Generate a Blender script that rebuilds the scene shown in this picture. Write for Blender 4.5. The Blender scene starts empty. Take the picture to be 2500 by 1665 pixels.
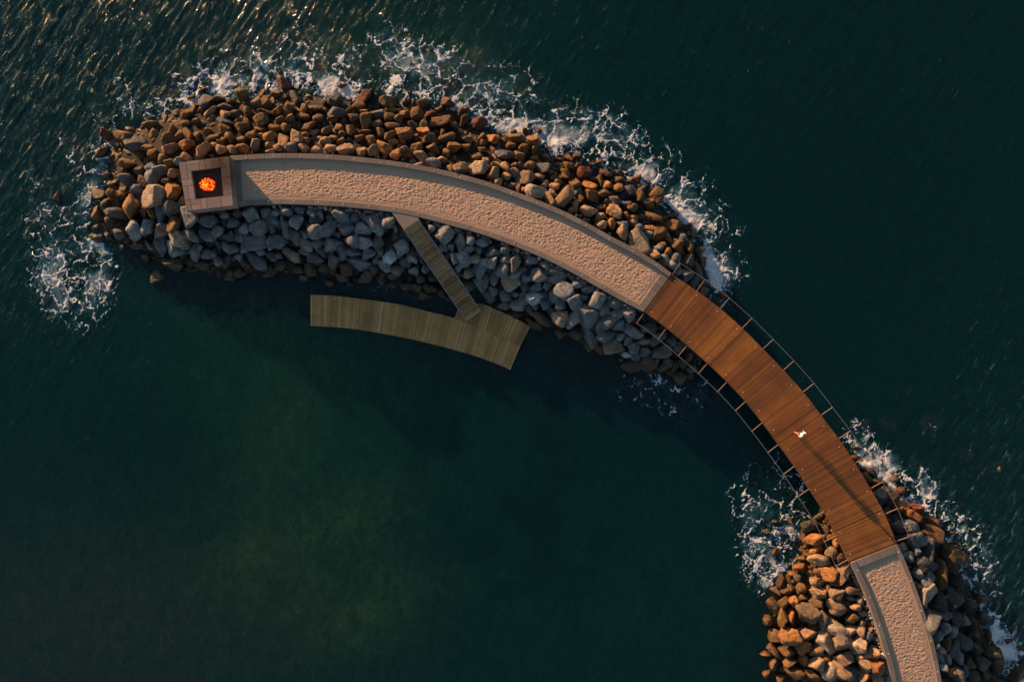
import bpy, bmesh, math, random
import numpy as np
from mathutils import Vector, Matrix

# ------------------------------------------------------------------ camera, sky, sun, exposure
S = 32.0            # photo pixels per metre at the level of the walkway
ZP = 2.9            # walkway level above the water
HC = 60.8           # camera height above the walkway
CZ = ZP + HC
scene = bpy.context.scene
COL = scene.collection
R = math.radians

cam_d = bpy.data.cameras.new('camera')
cam_d.sensor_width = 36.0
cam_d.lens = 36.0 * HC / (2500 / S)
cam_d.clip_end = 6000
cam = bpy.data.objects.new('camera', cam_d)
cam.location = (0, 0, CZ)
COL.objects.link(cam)
scene.camera = cam

SUN_EL = R(8.9)
SUN_AZ = Vector((-0.67, 0.742, 0)).normalized()      # towards the sun
world = bpy.data.worlds.new('World')
scene.world = world
world.use_nodes = True
wn = world.node_tree
sky = wn.nodes.new('ShaderNodeTexSky')
sky.sky_type = 'NISHITA'
sky.sun_disc = False
sky.sun_elevation = SUN_EL
sky.sun_rotation = math.atan2(SUN_AZ.x, SUN_AZ.y)
sky.air_density = 1.0
sky.dust_density = 0.6
bg = wn.nodes['Background']
bg.inputs['Strength'].default_value = 0.068
wn.links.new(sky.outputs[0], bg.inputs[0])

sun_d = bpy.data.lights.new('sun', 'SUN')
sun_d.energy = 5.0
sun_d.angle = R(0.6)
sun_d.color = (1.0, 0.56, 0.28)
sun = bpy.data.objects.new('sun', sun_d)
sd = Vector((SUN_AZ.x * math.cos(SUN_EL), SUN_AZ.y * math.cos(SUN_EL), math.sin(SUN_EL)))
sun.rotation_euler = (-sd).to_track_quat('-Z', 'Y').to_euler()
COL.objects.link(sun)

vs = scene.view_settings
vs.view_transform = 'Standard'
vs.look = 'None'
vs.exposure = 1.2
vs.gamma = 1.0
vs.use_curve_mapping = False
scene.cycles.transparent_max_bounces = 12
scene.cycles.max_bounces = 6
scene.cycles.diffuse_bounces = 2

# ------------------------------------------------------------------ helpers
def P(px, py, z=0.0):
    """photo pixel -> world point at height z"""
    k = (CZ - z) / HC / S
    return Vector(((px - 1250) * k, (832.5 - py) * k, z))

def WPX(x, y, z=0.0):
    k = (CZ - z) / HC / S
    return x / k + 1250, 832.5 - y / k

def tag(o, label=None, cat=None, group=None, kind=None):
    if label: o['label'] = label
    if cat: o['category'] = cat
    if group: o['group'] = group
    if kind: o['kind'] = kind
    return o

def link_mesh(name, verts, faces, mat, parent=None, smooth=False):
    me = bpy.data.meshes.new(name)
    if isinstance(verts, np.ndarray):
        me.vertices.add(len(verts)); me.vertices.foreach_set('co', verts.astype(np.float32).ravel())
        faces = np.asarray(faces, dtype=np.int32); n = faces.shape[1]
        me.loops.add(faces.size); me.loops.foreach_set('vertex_index', faces.ravel())
        me.polygons.add(len(faces))
        me.polygons.foreach_set('loop_start', np.arange(0, faces.size, n, dtype=np.int32))
        me.update(calc_edges=True)
    else:
        me.from_pydata([tuple(v) for v in verts], [], faces); me.update()
    me.materials.append(mat)
    if smooth: me.shade_smooth()
    o = bpy.data.objects.new(name, me)
    COL.objects.link(o)
    if parent is not None:
        o.parent = parent
        o.matrix_parent_inverse = Matrix.Translation(parent.location).inverted() if parent.type == 'EMPTY' else Matrix()
    return o

def empty(name, loc):
    o = bpy.data.objects.new(name, None)
    o.location = loc
    COL.objects.link(o)
    return o

def vcol(me, name, arr):
    a = me.color_attributes.new(name, 'FLOAT_COLOR', 'POINT')
    c = np.ones((len(me.vertices), 4), dtype=np.float32)
    arr = np.asarray(arr, dtype=np.float32)
    if arr.ndim == 1: c[:, :3] = arr[:, None]
    else: c[:, :3] = arr
    a.data.foreach_set('color', c.ravel())

class MB:
    """collects boxes, bars and tubes for one mesh, each with a tint value"""
    def __init__(s): s.v = []; s.f = []; s.t = []
    def hexa(s, p, tint=0.5):            # 8 points: bottom 4 then top 4
        b = len(s.v); s.v += [Vector(q) for q in p]; s.t += [tint] * 8
        s.f += [[b+3, b+2, b+1, b], [b+4, b+5, b+6, b+7]] + [[b+i, b+(i+1) % 4, b+4+(i+1) % 4, b+4+i] for i in range(4)]
    def quadbox(s, a, b, c, d, dz, tint=0.5):  # top quad, thickness dz downwards
        n = (Vector(b)-Vector(a)).cross(Vector(d)-Vector(a))
        q = [Vector(a), Vector(b), Vector(c), Vector(d)]
        if n.z < 0: q.reverse()
        dn = Vector((0, 0, -dz)); s.hexa([v + dn for v in q] + q, tint)
    def bar(s, a, b, w, h, tint=0.5):
        a = Vector(a); b = Vector(b); d = (b-a).normalized(); side = Vector((-d.y, d.x, 0)).normalized() * w/2
        up = side.cross(d).normalized() * -h/2
        if up.z < 0: up = -up
        s.hexa([a-side-up, b-side-up, b+side-up, a+side-up, a-side+up, b-side+up, b+side+up, a+side+up], tint)
    def tube(s, pts, r, n=8, tint=0.5):
        pts = [Vector(p) for p in pts]; b0 = len(s.v)
        for i, p in enumerate(pts):
            d = (pts[min(i+1, len(pts)-1)] - pts[max(i-1, 0)]).normalized()
            x = d.cross(Vector((0, 0, 1)))
            x = x.normalized() if x.length > 1e-4 else Vector((1, 0, 0))
            y = d.cross(x).normalized()
            for k in range(n):
                a = 2*math.pi*k/n; s.v.append(p + x*math.cos(a)*r + y*math.sin(a)*r); s.t.append(tint)
        for i in range(len(pts)-1):
            for k in range(n):
                k2 = (k+1) % n; s.f.append([b0+i*n+k, b0+i*n+k2, b0+(i+1)*n+k2, b0+(i+1)*n+k])
        s.f.append([b0+k for k in range(n)][::-1]); e = b0+(len(pts)-1)*n; s.f.append([e+k for k in range(n)])
    def disc(s, c, r, h, n=10, tint=0.5):
        c = Vector(c); s.tube([c, c + Vector((0, 0, h))], r, n, tint)
    def build(s, name, mat, parent=None, bevel=0):
        o = link_mesh(name, s.v, s.f, mat, parent)
        vcol(o.data, 'tint', np.array(s.t))
        if bevel:
            m = o.modifiers.new('bevel', 'BEVEL'); m.width = bevel; m.segments = 2; m.limit_method = 'ANGLE'
        return o

def studs(par, pts, r):
    me = None
    for p in pts:
        if me is None:
            mb = MB(); mb.disc((0, 0, 0), r, 0.02); o = mb.build('light_stud', M['stud']); me = o.data
        else:
            o = bpy.data.objects.new('light_stud', me); COL.objects.link(o)
        o.parent = par
        if par.type == 'EMPTY': o.matrix_parent_inverse = Matrix.Translation(par.location).inverted()
        o.location = p

def resample(poly, n):
    """smooth (Catmull-Rom) polyline of photo pixels, n points evenly spaced"""
    p = np.array(poly, float)
    if len(p) == 2:
        return p[0] + (p[1]-p[0]) * np.linspace(0, 1, n)[:, None]
    q = np.vstack([2*p[0]-p[1], p, 2*p[-1]-p[-2]]); out = []
    for i in range(1, len(q)-2):
        for t in np.linspace(0, 1, 24, endpoint=False):
            a, b, c, d = q[i-1], q[i], q[i+1], q[i+2]
            out.append(0.5*((2*b)+(c-a)*t+(2*a-5*b+4*c-d)*t*t+(3*b-a-3*c+d)*t**3))
    out.append(p[-1]); out = np.array(out)
    L = np.concatenate([[0], np.cumsum(np.linalg.norm(np.diff(out, axis=0), axis=1))])
    s = np.linspace(0, L[-1], n)
    return np.stack([np.interp(s, L, out[:, 0]), np.interp(s, L, out[:, 1])], 1)

class Strip:
    """a band between two photo-pixel edges at a given height"""
    def __init__(s, A, B, z, n=400):
        s.A = resample(A, n); s.B = resample(B, n); s.n = n; s.z = z
        pa = [P(*a, z) for a in s.A]; s.len = sum((pa[i+1]-pa[i]).length for i in range(n-1))
    def px(s, u, t):
        x = min(max(u, 0), 1)*(s.n-1); i = min(int(x), s.n-2); f = x-i
        a = s.A[i]*(1-f)+s.A[i+1]*f; b = s.B[i]*(1-f)+s.B[i+1]*f
        return a*(1-t)+b*t
    def p(s, u, t, dz=0): q = s.px(u, t); return P(q[0], q[1], s.z) + Vector((0, 0, dz))
    def run(s, mb, u0, u1, t0, t1, dz, thick, seg, gap=0.0, tint=0.5):
        """slabs along the strip, each seg metres long"""
        n = max(1, round((u1-u0)*s.len/seg)); g = gap/s.len/2
        for i in range(n):
            a = u0+(u1-u0)*i/n+g; b = u0+(u1-u0)*(i+1)/n-g
            tt = tint() if callable(tint) else tint
            mb.quadbox(s.p(a, t0, dz), s.p(b, t0, dz), s.p(b, t1, dz), s.p(a, t1, dz), thick, tt)

# numpy noise ---------------------------------------------------------------
def _h(ix, iy, seed):
    n = (ix.astype(np.int64)*374761393 + iy.astype(np.int64)*668265263 + seed*1442695041) & 0x7fffffff
    n = ((n ^ (n >> 13))*1274126177) & 0x7fffffff
    n = ((n ^ (n >> 16))*668265263) & 0x7fffffff
    return (n & 0xffffff)/float(0x1000000)

def vnoise(x, y, seed=0):
    ix = np.floor(x); iy = np.floor(y); fx = x-ix; fy = y-iy
    fx = fx*fx*fx*(fx*(fx*6-15)+10); fy = fy*fy*fy*(fy*(fy*6-15)+10)
    a = _h(ix, iy, seed); b = _h(ix+1, iy, seed); c = _h(ix, iy+1, seed); d = _h(ix+1, iy+1, seed)
    return (a*(1-fx)+b*fx)*(1-fy)+(c*(1-fx)+d*fx)*fy

def fbm(x, y, oct=4, seed=0, gain=0.5):
    s = 0; a = 1; t = 0
    for o in range(oct):
        s = s+a*vnoise(x*2**o+o*17.3, y*2**o-o*9.1, seed+o); t += a; a *= gain
    return s/t

def vor_edge(x, y, seed=0):
    ix = np.floor(x); iy = np.floor(y)
    f1 = np.full(x.shape, 9.0); f2 = np.full(x.shape, 9.0)
    for dx in (-1, 0, 1):
        for dy in (-1, 0, 1):
            cx = ix+dx; cy = iy+dy
            d = np.hypot(cx+_h(cx, cy, seed)-x, cy+_h(cx, cy, seed+7)-y)
            f2 = np.minimum(f2, np.maximum(f1, d)); f1 = np.minimum(f1, d)
    return f2-f1

def sstep(a, b, x):
    t = np.clip((x-a)/(b-a), 0, 1); return t*t*(3-2*t)

def seg_dist(px, py, poly, closed=True):
    d = np.full(px.shape, 1e9); n = len(poly)
    for i in range(n if closed else n-1):
        x0, y0 = poly[i]; x1, y1 = poly[(i+1) % n]
        vx, vy = x1-x0, y1-y0; L = vx*vx+vy*vy+1e-9
        t = np.clip(((px-x0)*vx+(py-y0)*vy)/L, 0, 1)
        d = np.minimum(d, np.hypot(px-x0-t*vx, py-y0-t*vy))
    return d

def inside(px, py, poly):
    r = np.zeros(px.shape, bool); n = len(poly); j = n-1
    for i in range(n):
        xi, yi = poly[i]; xj, yj = poly[j]
        r ^= ((yi > py) != (yj > py)) & (px < (xj-xi)*(py-yi)/((yj-yi) or 1e-9)+xi)
        j = i
    return r

# material helpers ------------------------------------------------------------
class NT:
    def __init__(s, name):
        s.m = bpy.data.materials.new(name); s.m.use_nodes = True; s.t = s.m.node_tree
        s.bsdf = s.t.nodes['Principled BSDF']; s.out = s.t.nodes['Material Output']
    def n(s, typ, ins=None, **props):
        nd = s.t.nodes.new(typ)
        for k, v in props.items(): setattr(nd, k, v)
        for k, v in (ins or {}).items(): s.put(nd.inputs[k], v)
        return nd
    def put(s, sock, v):
        if isinstance(v, bpy.types.NodeSocket): s.t.links.new(v, sock)
        else: sock.default_value = v
    def math(s, op, a, b=0.0, clamp=False):
        nd = s.n('ShaderNodeMath', {0: a, 1: b}, operation=op); nd.use_clamp = clamp; return nd.outputs[0]
    def mix(s, f, a, b, mode='MIX'):
        nd = s.n('ShaderNodeMix', data_type='RGBA', blend_type=mode)
        s.put(nd.inputs[0], f); s.put(nd.inputs[6], a); s.put(nd.inputs[7], b); return nd.outputs[2]
    def ramp(s, f, stops):
        nd = s.n('ShaderNodeValToRGB', {0: f}); el = nd.color_ramp.elements
        while len(el) < len(stops): el.new(0.5)
        for e, (p, c) in zip(el, stops): e.position = p; e.color = (*c, 1) if len(c) == 3 else c
        return nd.outputs[0]
    def pos(s): return s.n('ShaderNodeNewGeometry').outputs['Position']
    def noise(s, vec, scale, detail=4, rough=0.55, dist=0.0):
        return s.n('ShaderNodeTexNoise', {'Vector': vec, 'Scale': scale, 'Detail': detail, 'Roughness': rough, 'Distortion': dist}).outputs[0]
    def vor(s, vec, scale, feature='F1', rand=1.0):
        return s.n('ShaderNodeTexVoronoi', {'Vector': vec, 'Scale': scale, 'Randomness': rand}, feature=feature).outputs[0]
    def scale(s, vec, sc): return s.n('ShaderNodeVectorMath', {0: vec, 1: sc}, operation='MULTIPLY').outputs[0]
    def bump(s, h, strength, dist, normal=None):
        nd = s.n('ShaderNodeBump', {'Height': h, 'Strength': strength, 'Distance': dist})
        if normal is not None: s.put(nd.inputs['Normal'], normal)
        return nd.outputs[0]
    def attr(s, name, typ='GEOMETRY'): return s.n('ShaderNodeAttribute', attribute_name=name, attribute_type=typ).outputs
    def set(s, **k):
        for a, v in k.items(): s.put(s.bsdf.inputs[a.replace('_', ' ')], v)
        return s.m

def c4(c, k=1.0): return (c[0]*k, c[1]*k, c[2]*k, 1)

# ------------------------------------------------------------------ materials
def rock_material(name, use_object):
    n = NT(name); pos = n.pos()
    if use_object: col = n.n('ShaderNodeObjectInfo').outputs['Color']
    else: col = n.attr('tone')['Color']
    big = n.noise(pos, 1.7, 3); fine = n.noise(pos, 5.5, 6, 0.72)
    grain = n.noise(pos, 42.0, 3, 0.7)
    v = n.math('ADD', n.math('MULTIPLY', big, 0.7), n.math('MULTIPLY', fine, 0.9))
    v = n.math('ADD', v, n.math('MULTIPLY', grain, 0.35))            # about 0.95 on average
    v = n.math('POWER', v, 2.6)
    c = n.mix(1.0, col, n.n('ShaderNodeCombineColor', {0: v, 1: v, 2: v}).outputs[0], 'MULTIPLY')
    # lichen and pale salt patches
    lich = n.ramp(n.noise(pos, 3.1, 5, 0.6), [(0.58, (0, 0, 0)), (0.70, (1, 1, 1))])
    c = n.mix(n.math('MULTIPLY', lich, 0.16), c, (0.36, 0.34, 0.30, 1))
    # algae and wetness in the splash zone: follows height above the water
    z = n.n('ShaderNodeSeparateXYZ', {0: pos}).outputs[2]
    zz = n.math('ADD', z, n.math('MULTIPLY', n.math('SUBTRACT', big, 0.5), 1.1))
    wet = n.n('ShaderNodeMapRange', {0: zz, 1: 0.95, 2: 0.15, 3: 0.0, 4: 1.0}).outputs[0]
    alg = n.mix(fine, (0.030, 0.015, 0.006, 1), (0.09, 0.050, 0.016, 1))
    c = n.mix(n.math('MULTIPLY', wet, 0.70), c, alg)
    rough = n.math('SUBTRACT', 0.85, n.math('MULTIPLY', wet, 0.62))
    h = n.math('ADD', n.math('MULTIPLY', fine, 1.0), n.math('MULTIPLY', grain, 0.25))
    cr = n.vor(pos, 2.6, 'DISTANCE_TO_EDGE')
    crk = n.math('MULTIPLY', n.math('MINIMUM', cr, 0.05), 6.0)
    nb = n.bump(n.math('ADD', h, crk), 1.0, 0.13)
    return n.set(Base_Color=c, Roughness=rough, Normal=nb)

M = {}
M['rock'] = rock_material('boulder_stone', True)
M['rubble'] = rock_material('rubble_stone', False)

def mat_sand():
    n = NT('raked_sand'); pos = n.pos()
    w = n.noise(n.scale(pos, (2.6, 4.6, 1)), 1.25, 3, 0.5, 1.6)
    w2 = n.noise(n.scale(pos, (1.0, 1.6, 1)), 5.6, 3, 0.6, 0.6)
    g = n.noise(pos, 40.0, 3, 0.7); p = n.noise(pos, 0.35, 3)
    c = n.mix(p, (0.44, 0.298, 0.205, 1), (0.54, 0.37, 0.255, 1))
    c = n.mix(n.math('MULTIPLY', g, 0.35), c, (0.33, 0.25, 0.19, 1))
    edge = n.attr('edge')['Fac']
    w = n.math('ABSOLUTE', n.math('SUBTRACT', w, 0.5))
    h = n.math('ADD', n.math('MULTIPLY', w, 2.6), n.math('MULTIPLY', w2, 0.9))
    h = n.math('MULTIPLY', h, edge)
    h = n.math('ADD', h, n.math('MULTIPLY', g, 0.10))
    return n.set(Base_Color=c, Roughness=0.95, Normal=n.bump(h, 0.6, 0.06))
M['sand'] = mat_sand()

def mat_stone(name, a, b):
    n = NT(name); pos = n.pos(); t = n.attr('tint')['Fac']
    c = n.mix(n.noise(pos, 22.0, 4, 0.75), c4(a), c4(b))
    c = n.mix(n.math('MULTIPLY', n.noise(pos, 1.3, 4), 0.45), c, (0.16, 0.13, 0.11, 1))
    k = n.math('ADD', 0.78, n.math('MULTIPLY', t, 0.44))
    c = n.mix(1.0, c, n.n('ShaderNodeCombineColor', {0: k, 1: k, 2: k}).outputs[0], 'MULTIPLY')
    return n.set(Base_Color=c, Roughness=0.85, Normal=n.bump(n.noise(pos, 26.0, 4, 0.7), 0.5, 0.03))
M['kerb'] = mat_stone('kerb_granite', (0.145, 0.122, 0.108), (0.265, 0.22, 0.192))
M['pitstone'] = mat_stone('fire_pit_stone', (0.18, 0.138, 0.12), (0.31, 0.24, 0.205))
def add_soot(m, spots):
    n = NT.__new__(NT); n.m = m; n.t = m.node_tree; n.bsdf = n.t.nodes['Principled BSDF']
    src = n.bsdf.inputs['Base Color'].links[0].from_socket; pos = n.pos(); c = src
    for q, r, k in spots:
        d = n.n('ShaderNodeVectorMath', {0: n.n('ShaderNodeVectorMath', {0: pos, 1: tuple(q)}, operation='SUBTRACT').outputs[0]}, operation='LENGTH').outputs['Value']
        d = n.math('ADD', d, n.math('MULTIPLY', n.math('SUBTRACT', n.noise(pos, 3.5, 5, 0.7), 0.5), 0.9*r))
        f = n.n('ShaderNodeMapRange', {0: d, 1: r, 2: 0.15*r, 3: 0.0, 4: k}).outputs[0]
        c = n.mix(f, c, (0.045, 0.028, 0.022, 1))
    n.t.links.new(c, n.bsdf.inputs['Base Color'])

def mat_wood(name, stops, groove=0.35):
    n = NT(name); pos = n.pos(); t = n.attr('tint')['Fac']
    c = n.ramp(t, stops)
    c = n.mix(n.math('MULTIPLY', n.noise(pos, 3.5, 5, 0.7), 0.4), c, (0.05, 0.022, 0.008, 1), 'MIX')
    spot = n.ramp(n.noise(pos, 0.8, 4), [(0.35, (0.8, 0.8, 0.8)), (0.7, (1.15, 1.15, 1.15))])
    c = n.mix(1.0, c, spot, 'MULTIPLY')
    return n.set(Base_Color=c, Roughness=0.7, Normal=n.bump(n.noise(pos, 30.0, 3, 0.7), 0.25, 0.01))
M['deck'] = mat_wood('orange_hardwood', [(0.0, (0.11, 0.038, 0.009)), (0.5, (0.28, 0.098, 0.016)), (1.0, (0.52, 0.21, 0.030))])
M['dock'] = mat_wood('weathered_wood', [(0.0, (0.30, 0.165, 0.048)), (0.5, (0.54, 0.30, 0.098)), (1.0, (0.76, 0.48, 0.20))])
M['gang'] = mat_wood('brown_wood', [(0.0, (0.20, 0.105, 0.040)), (0.5, (0.46, 0.265, 0.115)), (1.0, (0.72, 0.44, 0.20))])

def flat(name, col, rough=0.6, metal=0.0, bump=0.0):
    n = NT(name); pos = n.pos()
    c = n.mix(n.noise(pos, 8.0, 4), c4(col, 0.8), c4(col, 1.2))
    n.set(Base_Color=c, Roughness=rough, Metallic=metal)
    if bump: n.set(Normal=n.bump(n.noise(pos, 20.0, 3), bump, 0.02))
    return n.m
M['steel'] = flat('grey_steel', (0.30, 0.29, 0.28), 0.45, 0.4)
M['rust'] = flat('brown_steel', (0.22, 0.16, 0.12), 0.6, 0.2)
M['beam'] = flat('dark_beam', (0.10, 0.06, 0.035), 0.7)
M['stud'] = flat('pale_metal', (0.85, 0.85, 0.82), 0.4)
M['soot'] = flat('burnt_stone', (0.05, 0.030, 0.022), 0.95, 0, 0.5)
M['coal'] = flat('charred_wood', (0.02, 0.014, 0.010), 0.9, 0, 0.5)
M['conc'] = flat('dark_concrete', (0.10, 0.095, 0.09), 0.9)
M['skin'] = flat('skin', (0.55, 0.31, 0.20), 0.6)
M['hair'] = flat('dark_hair', (0.02, 0.013, 0.010), 0.5)
M['shirt'] = flat('white_cotton', (0.80, 0.78, 0.76), 0.85)
M['shorts'] = flat('dark_cotton', (0.035, 0.035, 0.05), 0.9)
M['bag'] = flat('black_leather', (0.02, 0.012, 0.015), 0.5)
M['pale'] = flat('pale_leather', (0.5, 0.36, 0.33), 0.6)

def mat_flame():
    n = NT('flame'); pos = n.pos()
    t = n.attr('tint')['Fac']
    f = n.math('ADD', n.math('MULTIPLY', n.noise(pos, 6.0, 4, 0.7), 0.9), n.math('MULTIPLY', t, 0.5))
    c = n.ramp(f, [(0.35, (0.45, 0.010, 0.0)), (0.62, (1.0, 0.075, 0.003)), (0.84, (1.0, 0.22, 0.012)), (1.0, (1.0, 0.50, 0.08))])
    s = n.n('ShaderNodeMapRange', {0: f, 1: 0.35, 2: 0.95, 3: 0.25, 4: 1.1}).outputs[0]
    n.bsdf.inputs['Base Color'].default_value = (0, 0, 0, 1)
    return n.set(Emission_Color=c, Emission_Strength=s, Roughness=1.0)
M['flame'] = mat_flame()

def mat_seabed():
    n = NT('seabed'); pos = n.pos()
    col = n.attr('bed')['Color']
    tex = n.noise(n.scale(pos, (1.0, 0.55, 1)), 1.1, 6, 0.7, 0.8)
    fine = n.noise(pos, 3.2, 5, 0.75, 1.0)
    k = n.math('ADD', 0.12, n.math('POWER', n.math('ADD', tex, fine), 3.0))
    c = n.mix(1.0, col, n.n('ShaderNodeCombineColor', {0: k, 1: k, 2: k}).outputs[0], 'MULTIPLY')
    return n.set(Base_Color=c, Roughness=0.95, Normal=n.bump(fine, 0.6, 0.1))
M['seabed'] = mat_seabed()

def mat_water():
    n = NT('sea_water'); t = n.t; pos = n.pos()
    rough = n.attr('chop')['Fac']
    # ripples: long crests running up-right over fine capillary texture
    rot = n.n('ShaderNodeVectorRotate', {'Vector': pos, 'Angle': R(-58)}, rotation_type='Z_AXIS').outputs[0]
    a = n.noise(n.scale(rot, (0.42, 1.4, 1)), 1.9, 6, 0.66, 0.5)
    b = n.noise(n.scale(rot, (0.6, 1.3, 1)), 4.6, 4, 0.65, 0.6)
    sp_ = n.math('POWER', n.math('MULTIPLY', a, 1.55), 7.0)
    h = n.math('ADD', n.math('ADD', n.math('MULTIPLY', a, 0.42), n.math('MULTIPLY', b, 0.14)), n.math('MULTIPLY', sp_, 0.75))
    h = n.math('MULTIPLY', h, n.math('ADD', n.math('MULTIPLY', rough, 1.0), 0.06))
    nb = n.bump(h, 1.0, 0.095)
    tr = n.n('ShaderNodeBsdfTransparent', {'Color': (0.92, 0.97, 0.96, 1)}).outputs[0]
    body = n.n('ShaderNodeBsdfDiffuse', {'Color': (0.0030, 0.0500, 0.0560, 1), 'Normal': nb}).outputs[0]
    m1 = n.n('ShaderNodeMixShader', {0: 0.30, 1: tr, 2: body}).outputs[0]
    gl = n.n('ShaderNodeBsdfGlossy', {'Color': (0.9, 0.95, 1.0, 1), 'Roughness': 0.045, 'Normal': nb}).outputs[0]
    fr = n.n('ShaderNodeFresnel', {'IOR': 1.33, 'Normal': nb}).outputs[0]
    m2 = n.n('ShaderNodeMixShader', {0: fr, 1: m1, 2: gl}).outputs[0]
    t.links.new(m2, n.out.inputs['Surface'])
    ab = n.n('ShaderNodeVolumeAbsorption', {'Color': (0.48, 0.74, 0.68, 1), 'Density': 0.30}).outputs[0]
    t.links.new(ab, n.out.inputs['Volume'])
    return n.m
M['water'] = mat_water()

def mat_foam():
    n = NT('sea_foam'); t = n.t; pos = n.pos()
    al = n.attr('alpha')['Fac']
    f = n.noise(pos, 9.0, 5, 0.75, 0.8)
    k = n.math('ADD', al, n.math('MULTIPLY', n.math('SUBTRACT', f, 0.5), 0.40))
    k = n.n('ShaderNodeMapRange', {0: k, 1: 0.04, 2: 1.0, 3: 0.0, 4: 0.92}, interpolation_type='SMOOTHSTEP').outputs[0]
    k = n.math('MULTIPLY', k, n.n('ShaderNodeMapRange', {0: al, 1: 0.0, 2: 0.12}).outputs[0])
    nb = n.bump(n.math('ADD', f, al), 0.35, 0.07)
    FC = n.mix(n.n('ShaderNodeMapRange', {0: k, 1: 0.26, 2: 0.72}).outputs[0], (0.07, 0.27, 0.38, 1), (0.78, 0.80, 0.82, 1))
    d = n.n('ShaderNodeBsdfDiffuse', {'Color': FC, 'Normal': nb}).outputs[0]
    tr = n.n('ShaderNodeBsdfTransparent').outputs[0]
    t.links.new(n.n('ShaderNodeMixShader', {0: k, 1: tr, 2: d}).outputs[0], n.out.inputs['Surface'])
    return n.m
M['foam'] = mat_foam()

# ------------------------------------------------------------------ plan traced from the photograph (photo pixels)
ISLE_A = [(222,560),(215,500),(245,430),(245,350),(250,310),(300,300),(370,280),(440,240),(520,225),(640,215),(700,200),(800,218),(900,232),(1000,240),(1090,245),(1140,290),(1200,305),(1310,325),(1350,370),(1430,400),(1500,430),(1590,450),(1640,520),(1690,560),(1715,640),(1740,690),(1760,800),(1740,900),(1690,935),(1650,945),(1600,930),(1540,905),(1460,875),(1380,840),(1300,800),(1260,765),(1200,745),(1100,748),(1020,735),(960,722),(900,712),(820,705),(760,690),(640,690),(520,690),(440,670),(350,640),(280,620),(240,600)]
ISLE_B = [(1850,2100),(1868,1665),(1866,1540),(1862,1480),(1895,1400),(1932,1350),(1950,1290),(1985,1240),(2010,1180),(2050,1120),(2075,1080),(2120,1115),(2150,1160),(2200,1200),(2260,1230),(2320,1300),(2360,1370),(2380,1440),(2420,1520),(2450,1600),(2480,1700),(2520,2100)]
N_EDGE = [(563,382),(644,377.5),(729,376),(820,380),(905,388),(990,399),(1075,415),(1160,436),(1234,460),(1287,480),(1341,501),(1394,525),(1442,550),(1491,578),(1542,604),(1593,634),(1639,668)]
S_EDGE = [(571,504),(632,500),(692,498.5),(790,502),(879,509),(952,517),(1017,529),(1104,552),(1176,572),(1271,607),(1367,650),(1462,703),(1520,736),(1571,761)]
DN = [(1639,669),(1708,715),(1764,758),(1818,806.6),(1867,856),(1917,908),(1966,963),(2008,1018),(2050,1074),(2090,1134),(2127,1196),(2161,1257),(2189,1326)]
DS = [(1572,760),(1630,803),(1681,846),(1731,890),(1780,937),(1822,982),(1866,1037),(1906,1091),(1945,1145),(1981,1201),(2017,1256),(2045,1312),(2072,1371)]
LE = [(2190,1327),(2216,1384),(2249,1473),(2279,1568),(2297,1657),(2318,1800),(2330,1950)]
LW = [(2075,1372),(2114,1456),(2145,1547),(2165,1614),(2176,1665),(2196,1800),(2210,1950)]
# the walkway edge that meets the deck

PITO = [(436,397),(559,382),(569.4,502.4),(455,516)]
PITI = [(467,420.5),(536,412.8),(542.4,480),(477,488)]
FOOT_A = N_EDGE + S_EDGE[::-1] + [(459,508),(444,402)]
FOOT_B = LE + LW[::-1]

# ------------------------------------------------------------------ ground under the rocks and the sea floor
def ground_px(px, py):
    """height of the rubble mound or the sea floor at photo pixels"""
    out = np.full(px.shape, -9.0)
    for isle, foot in ((ISLE_A, FOOT_A), (ISLE_B, FOOT_B)):
        ds = seg_dist(px, py, isle); dp = seg_dist(px, py, foot)
        ii = inside(px, py, isle); fi = inside(px, py, foot)
        dp = np.where(fi, 0, dp)
        h_in = 2.62*(ds/(ds+dp+1e-6))**0.85 - 0.55
        h_out = -0.55 - 0.42*ds/S - 0.012*(ds/S)**2
        out = np.maximum(out, np.where(ii, h_in, h_out))
    return out

def water_px(px, py): return 0.0

def grid_mesh(name, xs, ys, zf, mat):
    X, Y = np.meshgrid(xs, ys); Z = zf(X, Y)
    v = np.stack([X.ravel(), Y.ravel(), Z.ravel()], 1)
    nx, ny = len(xs), len(ys); i = np.arange(nx*ny).reshape(ny, nx)
    f = np.stack([i[:-1, :-1].ravel(), i[:-1, 1:].ravel(), i[1:, 1:].ravel(), i[1:, :-1].ravel()], 1)
    o = link_mesh(name, v, f, mat, smooth=True)
    return o, X, Y, Z

def stretch(lo, hi, step, far=2500):
    core = np.arange(lo, hi+step/2, step); a = []; d = step; x = hi
    while x < far: d *= 1.45; x += d; a.append(x)
    b = []; d = step; x = lo
    while x > -far: d *= 1.45; x -= d; b.append(x)
    return np.array(b[::-1]+list(core)+a)

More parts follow.
